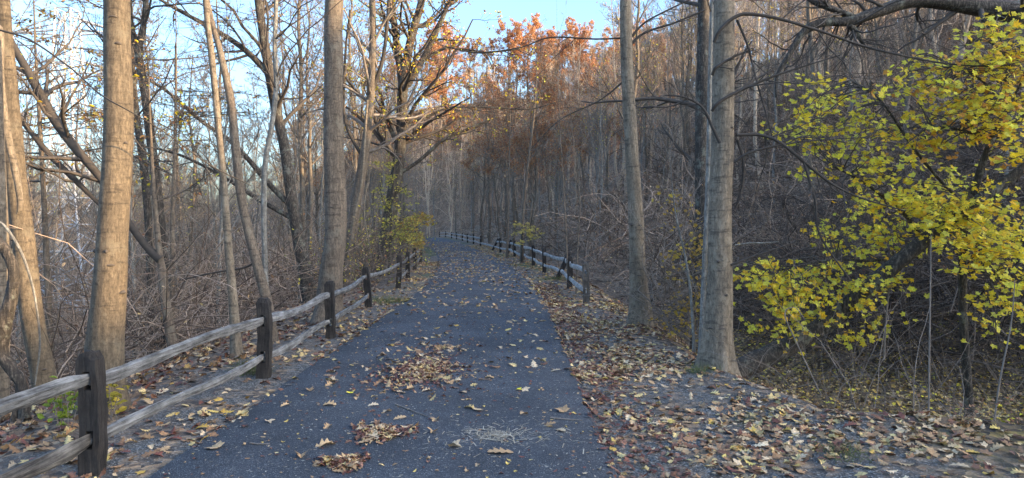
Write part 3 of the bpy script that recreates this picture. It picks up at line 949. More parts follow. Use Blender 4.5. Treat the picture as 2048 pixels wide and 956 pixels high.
make_tree("young_tree", "bluish grey thin stem hugging the side of the broad wrapped trunk",
          [(1424, 20, 8, 8.9), (1420, 150, 9, 8.9), (1417, 300, 10, 8.9), (1414, 420, 11, 8.9), (1408, 560, 12, 8.9)],
          M_PALE, n=40, sides=10, seed=16, group=G_R, top=3, crown=dict(n1=5, n2=4, n3=3, n4=2, len=1.5), crown_t=(.6, 1))
make_tree("young_tree", "small crooked grey stem in front of the yellow bush by the broad wrapped trunk",
          [(1352, 430, 3, 9.6), (1372, 520, 5, 9.6), (1383, 600, 7, 9.6), (1390, 700, 9, 9.6)],
          M_PALE, n=30, sides=8, seed=17, group=G_R, top=1.0, crown=dict(n1=6, n2=4, n3=3, n4=2, len=1.2), crown_t=(.4, 1), twig=M_TWIG2)
G_C = "slim saplings behind the right fence"
for sd, lab, pts in [
    (20, "pale sapling with a small yellow bush at its foot behind the right fence", [(1068, 230, 4.1, 32), (1060, 300, 5.4, 32), (1052, 370, 6.1, 32), (1046, 440, 6.8, 32), (1044, 490, 7.5, 32)]),
    (21, "straight thin grey sapling left of the pale one behind the right fence", [(1020, 260, 2.7, 36), (1018, 340, 3.4, 36), (1016, 420, 4.1, 36), (1015, 480, 4.8, 36)]),
    (22, "very thin light sapling near the leaning post of the right fence", [(1120, 260, 2.0, 20), (1125, 340, 2.7, 20), (1130, 430, 3.4, 20), (1134, 520, 4.1, 20)]),
    (23, "thin forked sapling rising over the near end of the right fence", [(1150, 330, 2.0, 17), (1160, 400, 2.7, 17), (1156, 480, 3.4, 17), (1154, 540, 4.1, 17)]),
]:
    make_tree("sapling", lab, pts, M_SMOOTH2, n=40, sides=8, top=4.0, seed=sd, group=G_C, crown=dict(n1=12, n2=4, n3=3, n4=2, len=1.5), crown_t=(.3, 1), twig=M_TWIG2)

# big arching limb reaching in at the top right, from a trunk standing outside the frame
tx, ty = 10.2, 10.5
gz = float(ground(tx, ty))
Pt, Rd = catmull([(tx + .6, ty + .4, gz - .3), (tx + .3, ty + .2, gz + 2.5), (tx, ty, gz + 5), (tx + .4, ty, gz + 9), (tx + .6, ty, gz + 13)], [.34, .27, .24, .18, .10], 50)
root = empty("arching_tree", tuple(Pt[0]), "dark tree outside the frame whose heavy limb arches over the yellow maple", "tree", G_R)
mb = MB(); mb.tubes(Pt, Rd, 16, rough=.04, seed=31)
lims = [[(2250, 120, 50, 10.5), (2130, 60, 44, 10.3), (2040, 28, 40, 10), (1960, 14, 36, 10), (1880, 2, 32, 10), (1820, 2, 28, 10), (1760, 22, 24, 10), (1700, 42, 20, 10), (1650, 45, 17, 10), (1610, 60, 14, 10), (1575, 115, 10, 10), (1555, 150, 8, 10), (1552, 195, 6, 10)],
        [(1720, 38, 12, 10), (1670, 20, 13, 10), (1630, 5, 11, 10), (1600, -15, 9, 10)],
        [(1690, 42, 12, 10), (1710, 62, 11, 10), (1728, 90, 7, 10)]]
par = []
for lm in lims:
    a, r = limb_curve(lm); mb.tubes(a, r, 10, rough=.06, seed=4); par.append((catmull(a, r, 10)))
mb.build("trunk", [M_ROUGH], root, loc=Pt[0])
rs = np.random.RandomState(77)
A = np.stack([q[0] for q in par]); R_ = np.stack([q[1] for q in par])
b1, r1 = grow(A, R_, 16, .2, 1, 1.3, (.5, 1.4), .35, 8, rs, up=-.02, jit=.2, rmin=.004)
b2, r2 = grow(b1, r1, 5, .2, 1, .6, (.5, 1.1), .5, 6, rs, up=-.02, jit=.2, rmin=.003, lenrel=True)
b3, r3 = grow(b2, r2, 4, .2, 1, .6, (.5, 1.1), .5, 5, rs, up=-.02, jit=.2, rmin=.002, lenrel=True)
cm = MB(); cm.tubes(b1, r1, 5); cm.tubes(b2, r2, 3); cm.tubes(b3, r3, 3)
cm.build("crown", M_TWIG, root, loc=Pt[0])

# ------------------------------------------------------------------ yellow maple on the right
def yellow_tree(label, trunkpts, limbs, regions, seed, mat=M_ROUGH, dep=9.0, base=True, name="yellow_maple", leafn=13, size=(.055, .112), cols=YEL, top=None, cat="tree", group=None):
    rs = np.random.RandomState(seed)
    Pt, Rd = px_curve(trunkpts, 50, base_ground=base, top=top)
    root = empty(name, tuple(Pt[0]), label, cat, group)
    mb = MB(); mb.tubes(Pt, Rd, 12, rough=.05, seed=seed)
    nodes = [Pt[8:]]
    for lm in limbs:
        a, r = limb_curve(lm); mb.tubes(a, r, 7, rough=.03, seed=seed); nodes.append(a)
    mb.build("trunk", [mat], root, loc=Pt[0])
    nodes = np.concatenate(nodes)
    SP = []; LQ = []; LN = []
    tw = MB()
    for (cx, cy, rx, ry, n, D, dD) in regions:
        for _ in range(n):
            a = rs.rand() * 6.283; q = math.sqrt(rs.rand())
            c = P(cx + math.cos(a) * q * rx, cy + math.sin(a) * q * ry, D + rs.uniform(-dD, dD))
            dist = np.linalg.norm((nodes - c) * np.array([1, 1, 1.6]), axis=1)
            k = np.argsort(dist)[rs.randint(0, 4)]
            s0 = nodes[k]; v_ = c - s0
            mid = s0 + v_ * .5 + np.array([0, 0, .10 * np.linalg.norm(v_)]) + rs.randn(3) * .05
            ext = c + nrm(np.array([v_[0], v_[1], 0]) + rs.randn(3) * .2) * rs.uniform(.15, .3)
            cu, cr = catmull([s0, mid, c, ext], [.009, .007, .005, .003], 12)
            SP.append((cu, cr))
            L = rs.randint(leafn - 4, leafn + 5)
            f = rs.uniform(5.5, 11, L); i0 = np.minimum(f.astype(int), 10)
            pos = cu[i0] + (cu[i0 + 1] - cu[i0]) * (f - i0)[:, None]
            off = rs.randn(L, 3) * np.array([.13, .13, .035])
            LQ.append(pos + off - np.array([0, 0, .03]))
            # petioles
            for p0, p1 in zip(pos[::2], (pos + off)[::2]):
                SP.append(catmull([p0, (p0 + p1) / 2 + np.array([0, 0, .015]), p1], [.0018, .0015, .0012], 12))
    tw.tubes(np.stack([s[0] for s in SP]), np.stack([s[1] for s in SP]), 3)
    tw.build("twigs", M_TWIG, root, loc=Pt[0])
    q = np.concatenate(LQ); N = len(q)
    lm = MB()
    lm.leaves(*MAPLE, q, rots(N, rs, .45, np.tile(nrm(np.array([[-.15, -.75, 1.0]])), (N, 1))), rs.uniform(size[0], size[1], N), pick(rs, N, cols, .13), bend=rs.uniform(-.1, .5, N))
    lm.build("crown", M_LEAF, root, loc=Pt[0])
    return root


yellow_tree("leaning dark trunked maple with bright yellow leaves hanging over the ditch on the right",
            [(2100, 300, 18, 8.2), (2000, 370, 22, 8.3), (1895, 445, 27, 8.4), (1850, 480, 29, 8.5), (1790, 530, 31, 8.6), (1720, 590, 33, 8.8), (1640, 655, 36, 9), (1560, 700, 40, 9), (1495, 732, 44, 8.9), (1475, 745, 46, 8.8)],
            [[(1895, 445, 14, 9.4), (1840, 500, 10, 9.2), (1760, 520, 8, 9), (1660, 520, 6, 8.8), (1560, 540, 4, 8.6)],
             [(1850, 480, 10, 9.5), (1800, 420, 9, 9.2), (1720, 360, 7, 9), (1660, 330, 4, 8.8)],
             [(1950, 410, 12, 9.3), (1900, 380, 9, 9.0), (1830, 300, 7, 8.8), (1760, 200, 5, 8.6), (1700, 160, 3, 8.6)],
             [(1760, 560, 9, 9.7), (1690, 600, 7, 9.3), (1620, 600, 5, 9.0)],
             [(1980, 380, 10, 9.2), (2030, 440, 8, 8.6), (2060, 520, 6, 8.2)],
             [(1890, 450, 8, 9.4), (1930, 520, 7, 8.8), (2000, 560, 5, 8.4)]],
            [(1545, 560, 66, 44, 19, 8.7, .5), (1620, 590, 77, 55, 21, 8.8, .6), (1680, 640, 99, 44, 10, 9, .5), (1590, 640, 55, 44, 7, 9, .4),
             (1720, 560, 99, 55, 18, 8.9, .6), (1720, 450, 88, 55, 18, 8.9, .6), (1830, 440, 99, 66, 26, 8.8, .7),
             (1960, 430, 110, 66, 48, 8.5, .7), (1990, 500, 88, 55, 26, 8.3, .6), (2010, 570, 55, 66, 11, 8.2, .5), (1880, 380, 121, 44, 19, 8.8, .6),
             (1700, 340, 99, 44, 11, 8.9, .5), (1660, 180, 44, 33, 7, 8.7, .4), (1700, 250, 88, 66, 14, 8.7, .5), (1610, 260, 44, 33, 5, 8.8, .4), (1770, 230, 77, 66, 11, 8.7, .5), (2000, 640, 33, 55, 5, 8.4, .4)],
            41, dep=9)
yellow_tree("upright yellow maple with a curved dark stem filling the far right edge of view",
            [(2010, 100, 6, 8.3), (2012, 180, 8, 8.3), (1998, 240, 10, 8.3), (1975, 300, 12, 8.3), (1955, 360, 14, 8.4), (1930, 450, 15, 8.6), (1925, 600, 16, 8.8), (1935, 760, 17, 9)],
            [[(2005, 200, 6, 8.3), (1950, 150, 5, 8.2), (1900, 130, 4, 8.0)], [(2000, 230, 6, 8.3), (2040, 170, 5, 8.1), (2060, 100, 4, 8)],
             [(1985, 280, 6, 8.3), (1920, 260, 5, 8.2), (1850, 250, 4, 8.2)], [(2010, 110, 5, 8.3), (1970, 80, 4, 8.2), (1930, 90, 3, 8.2)]],
            [(1960, 160, 99, 99, 44, 8.2, .6), (2010, 100, 55, 88, 21, 8.1, .5), (1900, 230, 88, 66, 18, 8.2, .5), (2010, 260, 55, 66, 18, 8.1, .5), (1850, 160, 55, 55, 6, 8.3, .4), (1830, 290, 77, 44, 9, 8.3, .5), (2040, 200, 33, 132, 16, 8.0, .5)],
            42, cols=YEL + [(.62, .30, .05)])
G_Y = "low yellow leaved bushes"
yellow_tree("small ochre leaved bush between the slim straight trunk and the broad wrapped trunk",
            [(1395, 470, 3, 11), (1390, 560, 5, 11), (1385, 650, 7, 11)], [[(1390, 560, 4, 11), (1370, 520, 3, 11), (1350, 480, 2, 11)]],
            [(1400, 490, 35, 40, 14, 10.8, .5), (1380, 560, 40, 60, 16, 10.8, .5), (1340, 400, 25, 60, 5, 10.8, .4), (1370, 640, 60, 40, 12, 10.8, .5)],
            43, name="yellow_bush", cols=[(.50, .32, .05), (.42, .26, .06), (.58, .42, .06)], cat="bush", group=G_Y, size=(.05, .085))
yellow_tree("tiny yellow bush at the foot of the pale sapling behind the right fence",
            [(1045, 460, 3, 31), (1044, 490, 4, 31)], [[(1044, 480, 2, 31), (1060, 470, 2, 31), (1072, 465, 1, 31)]],
            [(1052, 465, 30, 24, 14, 30.5, .6)], 44, name="yellow_bush", cols=[(.55, .42, .10), (.45, .36, .12)], cat="bush", group=G_Y, size=(.10, .15))
yellow_tree("yellow green vine thicket hanging on the dark trunk left of the far path",
            [(790, 300, 4, 24), (785, 400, 5, 24), (780, 500, 6, 24)], [[(785, 400, 3, 24), (800, 380, 3, 24), (815, 370, 2, 24)], [(785, 440, 3, 24), (765, 400, 3, 24), (760, 360, 2, 24)]],
            [(790, 390, 28, 80, 24, 24, .7), (800, 440, 35, 40, 14, 24, .7), (770, 350, 30, 60, 9, 24, .7), (815, 470, 25, 20, 9, 25, .8), (755, 440, 45, 60, 12, 23.5, .8)],
            45, name="vine_thicket", cols=[(.42, .40, .08), (.52, .45, .08), (.60, .50, .10), (.34, .34, .08)], cat="vine", size=(.06, .11))
yellow_tree("orange and yellow leaved shrub at the far left bend of the path",
            [(835, 440, 3, 34), (828, 490, 4, 34)], [[(830, 470, 2, 34), (815, 450, 2, 34), (800, 440, 2, 34)]],
            [(815, 455, 30, 22, 40, 33, .8), (835, 490, 14, 10, 14, 30, .6), (850, 440, 20, 12, 16, 36, .8)],
            46, name="yellow_bush", cols=[(.55, .30, .05), (.5, .38, .06), (.4, .3, .07)], cat="bush", group=G_Y, size=(.10, .17))

# ------------------------------------------------------------------ woodland trees (individuals)
def wood_proto(kind, seed, label, H, r0, leafN=0, cols=None, lsize=.12, n1=18, low=.3, mat=M_TREES, tw=M_TWIG2, name="bare_tree"):
    rs = np.random.RandomState(seed)
    K = 14
    z = np.linspace(0, H, K)
    bend = np.cumsum(rs.randn(K, 2) * .10 * H / 14, axis=0) * .9; bend[0] = 0
    Pt = np.stack([bend[:, 0], bend[:, 1], z - .4], -1); Rd = r0 * np.linspace(1.1, .16, K) ** .85
    Pc, Rc = catmull(Pt, Rd, 26)
    root = empty(name, (0, 0, 0), label, "tree")
    mb = MB(); mb.tubes(Pc, Rc, 8, rough=.04, seed=seed)
    a, r = grow(Pc[None], Rc[None], n1, low, .97, H * (.34 if leafN < 2000 else .42), (.45, 1.05), .45, 8, rs, up=.10 if not leafN > 2000 else .035, jit=.14, rmin=.012, lendrop=.62 if not leafN > 2000 else .45)
    mb.tubes(a, r, 5)
    mb.build("trunk", [mat], root)
    b1, r1 = grow(a, r, 6, .2, 1, .5, (.4, 1.0), .5, 6, rs, up=.06, jit=.16, rmin=.008, lenrel=True)
    b2, r2 = grow(b1, r1, 5, .2, 1, .55, (.4, .95), .55, 4, rs, up=.05, jit=.18, rmin=.006, lenrel=True)
    b3, r3 = grow(b2, r2, 4, .2, 1, .6, (.4, .95), .6, 3, rs, up=.04, jit=.2, rmin=.0042, lenrel=True)
    cm = MB(); cm.tubes(b1, r1, 3); cm.tubes(b2, r2, 3); cm.tubes(b3, r3, 3)
    cm.build("crown", tw, root)
    if leafN:
        pool = np.concatenate([b3[:, -1], b2[:, -1], b3[:, 1]])
        q = pool[rs.randint(0, len(pool), leafN)] + rs.randn(leafN, 3) * .14
        lm = MB(); lm.leaves(*DIA, q, rots(leafN, rs, 1.0), rs.uniform(.6, 1.3, leafN) * lsize, pick(rs, leafN, cols, .2))
        lm.build("foliage", M_LEAF, root)
    return root


protos = []
PEACH = [(.68, .36, .17), (.62, .29, .12), (.70, .46, .26), (.54, .25, .11)]
specs = [("bare", 1, 15, .10, 0), ("bare", 2, 17, .12, 300), ("bare", 3, 13, .075, 350), ("bare", 4, 18, .14, 700), ("bare", 5, 11, .055, 0), ("oak", 6, 14, .15, 6500), ("oak", 7, 15, .15, 7500), ("peach", 8, 17, .2, 9000), ("peach", 9, 18, .24, 10000)]
for kind, sd, H, r0, ln in specs:
    cols = {"bare": TAN + YEL, "oak": ORANGE + [(.30, .11, .05)], "peach": PEACH}[kind]
    lab = {"bare": "slim bare grey tree in the woodland beyond the path", "oak": "oak still holding rust orange leaves beyond the path", "peach": "crest tree with sunlit peach coloured leaves on the hilltop"}[kind]
    nm = {"bare": "bare_tree", "oak": "oak_tree", "peach": "crest_tree"}[kind]
    protos.append((kind, wood_proto(kind, sd, lab, H, r0, ln, cols, lsize={"bare": .09, "oak": .135, "peach": .27}[kind], name=nm, low=.3 if kind != "peach" else .2, mat=M_PALE if sd in (3, 5) else M_TREES)))
used = set()


def place(i, x, y, rz, sc, label, group):
    kind, root = protos[i]
    loc = (x, y, float(ground(x, y)))
    if i not in used:
        used.add(i)
        root.location = loc; root.rotation_euler = (0, 0, rz); root.scale = (sc, sc, sc)
        root['label'] = label; root['group'] = group
        return root
    return copy_tree(root, loc, rz, sc, label, group)


rs = np.random.RandomState(2024)
BARE = [0, 1, 2, 3, 4]
cnt = dict(l=0, r=0, c=0)


def inpx(x, y):
    return 1024 + x / y * FPX


pts_used = []


def far_enough(x, y, dmin):
    for (a, b) in pts_used:
        if (a - x) ** 2 + (b - y) ** 2 < dmin * dmin:
            return False
    pts_used.append((x, y))
    return True


# left flood plain
LAB_L = "bare grey woodland tree in the low ground beyond the left fence"
k = 0
while k < 92:
    D = 14 + 60 * rs.rand() ** 1.0
    px = rs.uniform(-60, 860)
    x = (px - 1024) / FPX * D
    if float(lat(x, D)) > -4.5 - 0.02 * D or (75 < px < 195 and D < 52 and rs.rand() < .85) or not far_enough(x, D, 1.3): continue
    place([2, 4, 4, 0][rs.randint(0, 4)] if D < 26 else BARE[rs.randint(0, 5)], x, D, rs.rand() * 6.28, rs.uniform(.6, .98), LAB_L, "bare trees in the low ground on the left")
    k += 1
# right hillside
LAB_R = "bare grey woodland tree on the brushy hillside right of the path"
k = 0
while k < 135:
    D = 17 + 75 * rs.rand() ** .9
    px = rs.uniform(1000, 2150)
    x = (px - 1024) / FPX * D
    d = float(lat(x, D))
    if d < 5 + (8 if D < 20 else 0) or not far_enough(x, D, 1.6): continue
    place(BARE[rs.randint(0, 5)], x, D, rs.rand() * 6.28, rs.uniform(.6, .95), LAB_R, "bare trees on the hillside right of the path")
    k += 1
# centre, beyond the bend
LAB_C = "slender upright bare tree beyond the bend of the path"
k = 0
while k < 80:
    D = 60 + 95 * rs.rand()
    px = rs.uniform(760, 1130)
    x = (px - 1024) / FPX * D
    if abs(float(lat(x, D))) < 4.5 or not far_enough(x, D, 1.7): continue
    place(BARE[rs.randint(0, 5)], x, D, rs.rand() * 6.28, rs.uniform(.7, 1.05), LAB_C, "slender trees beyond the bend")
    k += 1
# left side of the far path
LAB_P = "bare tree close to the left edge of the far path"
k = 0
while k < 22:
    D = rs.uniform(30, 85); d = -rs.uniform(3.2, 9)
    x = float(cxy(D)) + d
    if not far_enough(x, D, 1.2): continue
    place(BARE[rs.randint(0, 5)], x, D, rs.rand() * 6.28, rs.uniform(.7, 1.0), LAB_P, "bare trees along the left edge of the far path")
    k += 1
# oaks with rust leaves
for (px, D, i, sc) in [(915, 42, 5, .74), (985, 50, 6, .80), (1060, 42, 5, .72), (1110, 55, 6, .82), (940, 66, 6, 1.0), (1030, 70, 5, 1.05), (870, 74, 5, 1.0), (1165, 60, 5, .8), (740, 45, 6, .9), (640, 52, 5, .95), (1215, 48, 6, .7), (800, 58, 6, 1.05), (1300, 62, 5, .8)]:
    x = (px - 1024) / FPX * D
    if abs(float(lat(x, D))) < 3.6: x = float(cxy(D)) + (4.4 if px > 860 else -4.4)
    place(i, x, D, rs.rand() * 6.28, sc, "oak with rust orange leaves, %s" % {915: "closest to the vine draped tree", 985: "over the middle of the path bend", 1060: "by the pale sapling", 1110: "between sapling and slim trunk", 940: "farther back over the bend", 1030: "farther back behind the saplings", 870: "farthest left beyond the bend", 1165: "nearest the slim straight trunk", 740: "seen past the sunlit vine tree", 640: "seen left of the thick grey trunk", 1215: "just left of the slim straight trunk", 800: "seen through the vine draped tree", 1300: "just right of the slim straight trunk"}[px], "rust leaved oaks around the bend")
k = 0
while k < 52:
    D = rs.uniform(125, 175)
    px = rs.uniform(860, 1330) if k < 40 else rs.uniform(1330, 1800)
    x = (px - 1024) / FPX * D
    if not far_enough(x, D, 4): continue
    place(7 + rs.randint(0, 2), x, D, rs.rand() * 6.28, rs.uniform(.8, 1.1), "crest tree with sunlit peach coloured leaves on the distant hilltop", "peach leaved trees along the hilltop")
    k += 1

# ------------------------------------------------------------------ far woodland as one mass
def far_wood(name, label, spots, seed, mat, cols, leafn=0, Hs=(11, 18), group=None):
    rs = np.random.RandomState(seed)
    n = len(spots); K = 7
    H = rs.uniform(*Hs, n)
    Pt = np.zeros((n, K, 3)); 
    Pt[:, :, 2] = np.linspace(0, 1, K)[None] * H[:, None]
    Pt[:, :, :2] += np.cumsum(rs.randn(n, K, 2) * .22, axis=1)
    Pt[:, 0, :2] = 0
    Pt += np.array(spots)[:, None, :]
    R = (rs.uniform(.07, .16, n))[:, None] * np.linspace(1, .2, K)[None]
    mb = MB(); c0 = rs.uniform(.6, 1.5, (n, 1)) * np.array([[1, .97, .93]])
    mb.tubes(Pt, R, 5, col=c0)
    a, r = grow(Pt, R, 12, .25, 1, 4.6, (.4, 1.0), .4, 5, rs, up=.12, jit=.14, rmin=.016, lendrop=.6)
    mb.tubes(a, r, 3, col=np.repeat(c0, 12, 0))
    b1, r1 = grow(a, r, 5, .2, 1, .55, (.4, 1.0), .5, 4, rs, up=.08, jit=.15, rmin=.012, lenrel=True)
    mb.tubes(b1, r1, 3, col=np.repeat(c0, 60, 0))
    b2, r2 = grow(b1, r1, 3, .2, 1, .6, (.4, 1.0), .5, 3, rs, up=.05, jit=.15, rmin=.010, lenrel=True)
    mb.tubes(b2, r2, 3, col=np.repeat(c0, 180, 0))
    if leafn:
        pool = b2[:, -1]; N = leafn
        q = pool[rs.randint(0, len(pool), N)] + rs.randn(N, 3) * .2
        mb.leaves(*DIA, q, rots(N, rs, 1.), rs.uniform(.1, .26, N), pick(rs, N, cols, .2), mat=1)
    return tag(mb.build(name, [mat, M_LEAF]), label, "woodland", group, 'stuff')


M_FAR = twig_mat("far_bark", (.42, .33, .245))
sp = []
while len(sp) < 400:
    D = 28 + 120 * rs.rand() ** .9; px = rs.uniform(1000, 2100); x = (px - 1024) / FPX * D
    if float(lat(x, D)) < 12: continue
    sp.append((x, D, float(ground(x, D)) - .3))
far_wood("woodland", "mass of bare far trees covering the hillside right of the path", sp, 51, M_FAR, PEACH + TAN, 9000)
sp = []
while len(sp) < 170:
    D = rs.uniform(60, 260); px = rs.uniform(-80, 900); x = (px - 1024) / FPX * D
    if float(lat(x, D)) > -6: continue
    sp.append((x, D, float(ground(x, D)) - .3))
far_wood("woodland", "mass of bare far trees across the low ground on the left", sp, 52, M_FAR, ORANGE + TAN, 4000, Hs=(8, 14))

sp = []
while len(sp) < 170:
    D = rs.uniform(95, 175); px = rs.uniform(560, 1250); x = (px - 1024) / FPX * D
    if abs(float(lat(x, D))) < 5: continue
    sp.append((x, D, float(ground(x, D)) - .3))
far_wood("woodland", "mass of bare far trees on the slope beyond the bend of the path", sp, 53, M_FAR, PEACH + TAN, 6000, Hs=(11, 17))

# ------------------------------------------------------------------ brush and thickets
def brush(name, label, n, sampler, seed, mat, K=7, L=(1.0, 2.6), r=(.003, .008), up=(.1, 1.0), jit=.28, grav=-.10, z=(0, .6), col=None, kids=3, leafn=0, lcols=None, ls=(.03, .06)):
    rs = np.random.RandomState(seed)
    pts = []
    while len(pts) < n:
        q = sampler(rs)
        if q is not None: pts.append(q)
    pts = np.array(pts)
    base = np.stack([pts[:, 0], pts[:, 1], ground(pts[:, 0], pts[:, 1]) + rs.uniform(z[0], z[1], n) ** 1.0], -1)
    d = nrm(rs.randn(n, 3) * np.array([1, 1, .5]) + np.array([0, 0, 1.0]) * rs.uniform(*up, n)[:, None])
    Ls = rs.uniform(*L, n)
    out = np.zeros((n, K, 3)); out[:, 0] = base
    for k in range(1, K):
        d = nrm(d + rs.randn(n, 3) * jit + np.array([0, 0, grav]))
        out[:, k] = out[:, k - 1] + d * (Ls / (K - 1))[:, None]
    R = rs.uniform(*r, n)[:, None] * np.linspace(1, .4, K)[None]
    mb = MB()
    cc = pick(rs, n, col or [(.9, .87, .83), (.25, .24, .23), (.35, .30, .27), (.3, .27, .25), (1.5, 1.45, 1.4), (.7, .62, .55), (2.5, 2.45, 2.4)], .2) * 1.0
    mb.tubes(out, R, 3, col=cc)
    if kids:
        b, rr = grow(out, R, kids, .2, 1, .45, (.4, 1.2), .6, 4, rs, jit=.25, rmin=r[0] * .5, lenrel=True)
        mb.tubes(b, rr, 3, col=np.repeat(cc, kids, 0))
    if leafn:
        src = b if kids else out
        q = src.reshape(-1, 3)[rs.randint(0, src.shape[0] * src.shape[1], leafn)] + rs.randn(leafn, 3) * .03
        mb.leaves(*OVAL, q, rots(leafn, rs, .9), rs.uniform(*ls, leafn), pick(rs, leafn, lcols or TAN, .2), mat=1)
    return tag(mb.build(name, [mat, M_LEAF]), label, "thicket", None, 'stuff')


def smp(D0, D1, p0, p1, d0, d1, pw=1.0):
    def f(rs):
        D = D0 + (D1 - D0) * rs.rand() ** pw
        x = (rs.uniform(p0, p1) - 1024) / FPX * D
        d = float(lat(x, D))
        return (x, D) if d0 <= d <= d1 else None
    return f


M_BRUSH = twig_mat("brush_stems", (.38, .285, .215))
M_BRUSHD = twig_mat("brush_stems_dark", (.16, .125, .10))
brush("thicket", "dark tangle of bare vines and stems behind the yellow maple", 3000, smp(11, 22, 1290, 2150, 6.2, 30), 61, M_BRUSHD, z=(0, 2.2), r=(.006, .015), K=8, L=(1.2, 3.2), jit=.35, leafn=2500, lcols=TAN + RED)
brush("thicket", "grey brown bramble slope behind the right fence", 2400, smp(17, 45, 1040, 2100, 4.0, 30), 62, M_BRUSH, z=(0, 2.4), r=(.010, .024), L=(1.4, 3.6), jit=.3, leafn=7000, lcols=TAN + RED, ls=(.05, .10))
brush("thicket", "grey brush high on the hillside behind the yellow maple", 2500, smp(20, 60, 1250, 2200, 14, 52), 69, M_BRUSH, z=(0, 2.6), r=(.012, .030), L=(1.6, 4.4), up=(.3, 1.6), jit=.28, leafn=5000, lcols=TAN + RED, ls=(.06, .12))
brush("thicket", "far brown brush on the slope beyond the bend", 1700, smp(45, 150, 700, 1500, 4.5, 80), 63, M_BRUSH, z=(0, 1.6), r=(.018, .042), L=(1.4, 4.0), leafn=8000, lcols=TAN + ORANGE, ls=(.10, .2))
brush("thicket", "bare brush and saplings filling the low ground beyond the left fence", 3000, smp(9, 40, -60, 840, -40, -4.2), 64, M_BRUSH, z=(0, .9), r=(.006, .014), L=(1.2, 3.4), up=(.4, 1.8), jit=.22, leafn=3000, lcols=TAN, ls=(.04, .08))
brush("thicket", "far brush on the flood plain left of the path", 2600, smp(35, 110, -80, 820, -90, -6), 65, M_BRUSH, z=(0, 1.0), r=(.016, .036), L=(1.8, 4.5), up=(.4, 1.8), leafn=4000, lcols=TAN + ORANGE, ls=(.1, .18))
brush("thicket", "lit leafy scrub lining the left side of the far path", 1500, smp(17, 60, 640, 850, -6.5, -2.5), 66, M_TWIG2, z=(0, .8), r=(.004, .009), L=(.8, 2.2), up=(.6, 2), leafn=6500, lcols=YEL + ORANGE + TAN + [(.2, .22, .05)] * 3, ls=(.04, .10))
brush("vine_tangle", "tangle of grey looping vines between the slim straight trunk and the broad wrapped one", 130, smp(10.2, 13.5, 1300, 1400, 2.6, 6.5), 70, M_TWIG2, z=(0, 1.2), r=(.004, .011), L=(1.0, 2.8), up=(.3, 1.8), jit=.34, col=[(1.2, 1.15, 1.1), (.6, .55, .5), (1.8, 1.75, 1.7)], kids=4)
brush("ditch_stems", "thin pale stems and dry canes standing in the leafy ditch on the right", 190, smp(5.6, 11, 1460, 2120, 3.4, 9), 67, M_TWIG2, z=(0, .05), r=(.002, .0045), L=(.5, 1.9), up=(1, 3), jit=.14, col=[(1.3, 1.2, 1.1), (2, 1.9, 1.8), (.7, .6, .5)], kids=4)
brush("dry_shrub", "pale shrub with pinkish dry leaves at the lower right edge", 46, smp(6.0, 7.2, 1900, 2100, 3, 9), 68, M_TWIG2, z=(0, .05), r=(.002, .004), L=(.6, 1.1), up=(1, 3), jit=.12, col=[(1.8, 1.6, 1.5)], kids=7, leafn=700, lcols=[(.48, .26, .16), (.42, .22, .14), (.5, .33, .2)], ls=(.03, .055))

# ------------------------------------------------------------------ fallen leaves
def litter(name, label, n, sampler, seed, mixes, size, tilt=.22, lift=.008, tpl=None, kind='stuff'):
    rs = np.random.RandomState(seed)
    pts = []
    while len(pts) < n:
        q = sampler(rs)
        if q is not None: pts.append(q)
    pts = np.array(pts)
    z = surf(pts[:, 0], pts[:, 1])
    e = .05
    gxn = (surf(pts[:, 0] + e, pts[:, 1]) - surf(pts[:, 0] - e, pts[:, 1])) / (2 * e)
    gyn = (surf(pts[:, 0], pts[:, 1] + e) - surf(pts[:, 0], pts[:, 1] - e)) / (2 * e)
    nr = nrm(np.stack([-gxn, -gyn, np.ones(n)], -1))
    pos = np.stack([pts[:, 0], pts[:, 1], z + lift + rs.rand(n) * lift * 1.5], -1)
    mb = MB()
    sel = rs.rand(n) < (.5 if tpl is None else tpl)
    Rm = rots(n, rs, tilt, nr); s = rs.uniform(*size, n); c = pick(rs, n, mixes, .16); bd = rs.uniform(-.5, .8, n)
    if sel.any(): mb.leaves(*MAPLE, pos[sel], Rm[sel], s[sel], c[sel], bend=bd[sel])
    if (~sel).any(): mb.leaves(*OAK, pos[~sel], Rm[~sel], s[~sel] * 1.15, c[~sel], bend=bd[~sel])
    return tag(mb.build(name, M_LITTER), label, "fallen leaves", None, kind)


def uni(y0, y1, d0, d1, pw=1.0, dens=None):
    def f(rs):
        y = y0 + (y1 - y0) * rs.rand() ** pw
        d = rs.uniform(d0, d1)
        x = float(cxy(y)) + d
        if dens is not None and rs.rand() > dens(x, y, d): return None
        return (x, y)
    return f


nzd = lambda x, y, d: 0.14 + 2.0 * max(0, float(vnoise(x * 1.3 + 4, y * 1.3)) + .18)
litter("fallen_leaves", "tan and yellow leaves covering the gravel shoulder right of the asphalt", 6600, uni(3.6, 15.5, 1.5, 4.6, .9, nzd), 71, TAN * 6 + GYEL + RED, (.04, .10))
litter("fallen_leaves", "band of small red brown leaves packed along the right asphalt edge", 2600, uni(3.6, 20, 1.5, 2.1, 1, None), 72, RED * 2 + TAN[3:], (.03, .07))
litter("fallen_leaves", "yellow maple leaves carpeting the ditch floor on the right", 11500, smp(5.4, 18, 1400, 2160, 4.2, 13, .8), 73, GYEL * 3 + YEL[:2] + TAN[2:5] + [(.2, .13, .05)] * 5 + [(.12, .075, .04)] * 5, (.05, .10), tpl=.9, tilt=.35)
litter("fallen_leaves", "leaf drift along the foot of the left fence", 2300, uni(3.6, 32, -2.7, -1.45, .9, nzd), 74, TAN * 3 + GYEL + RED, (.045, .11))
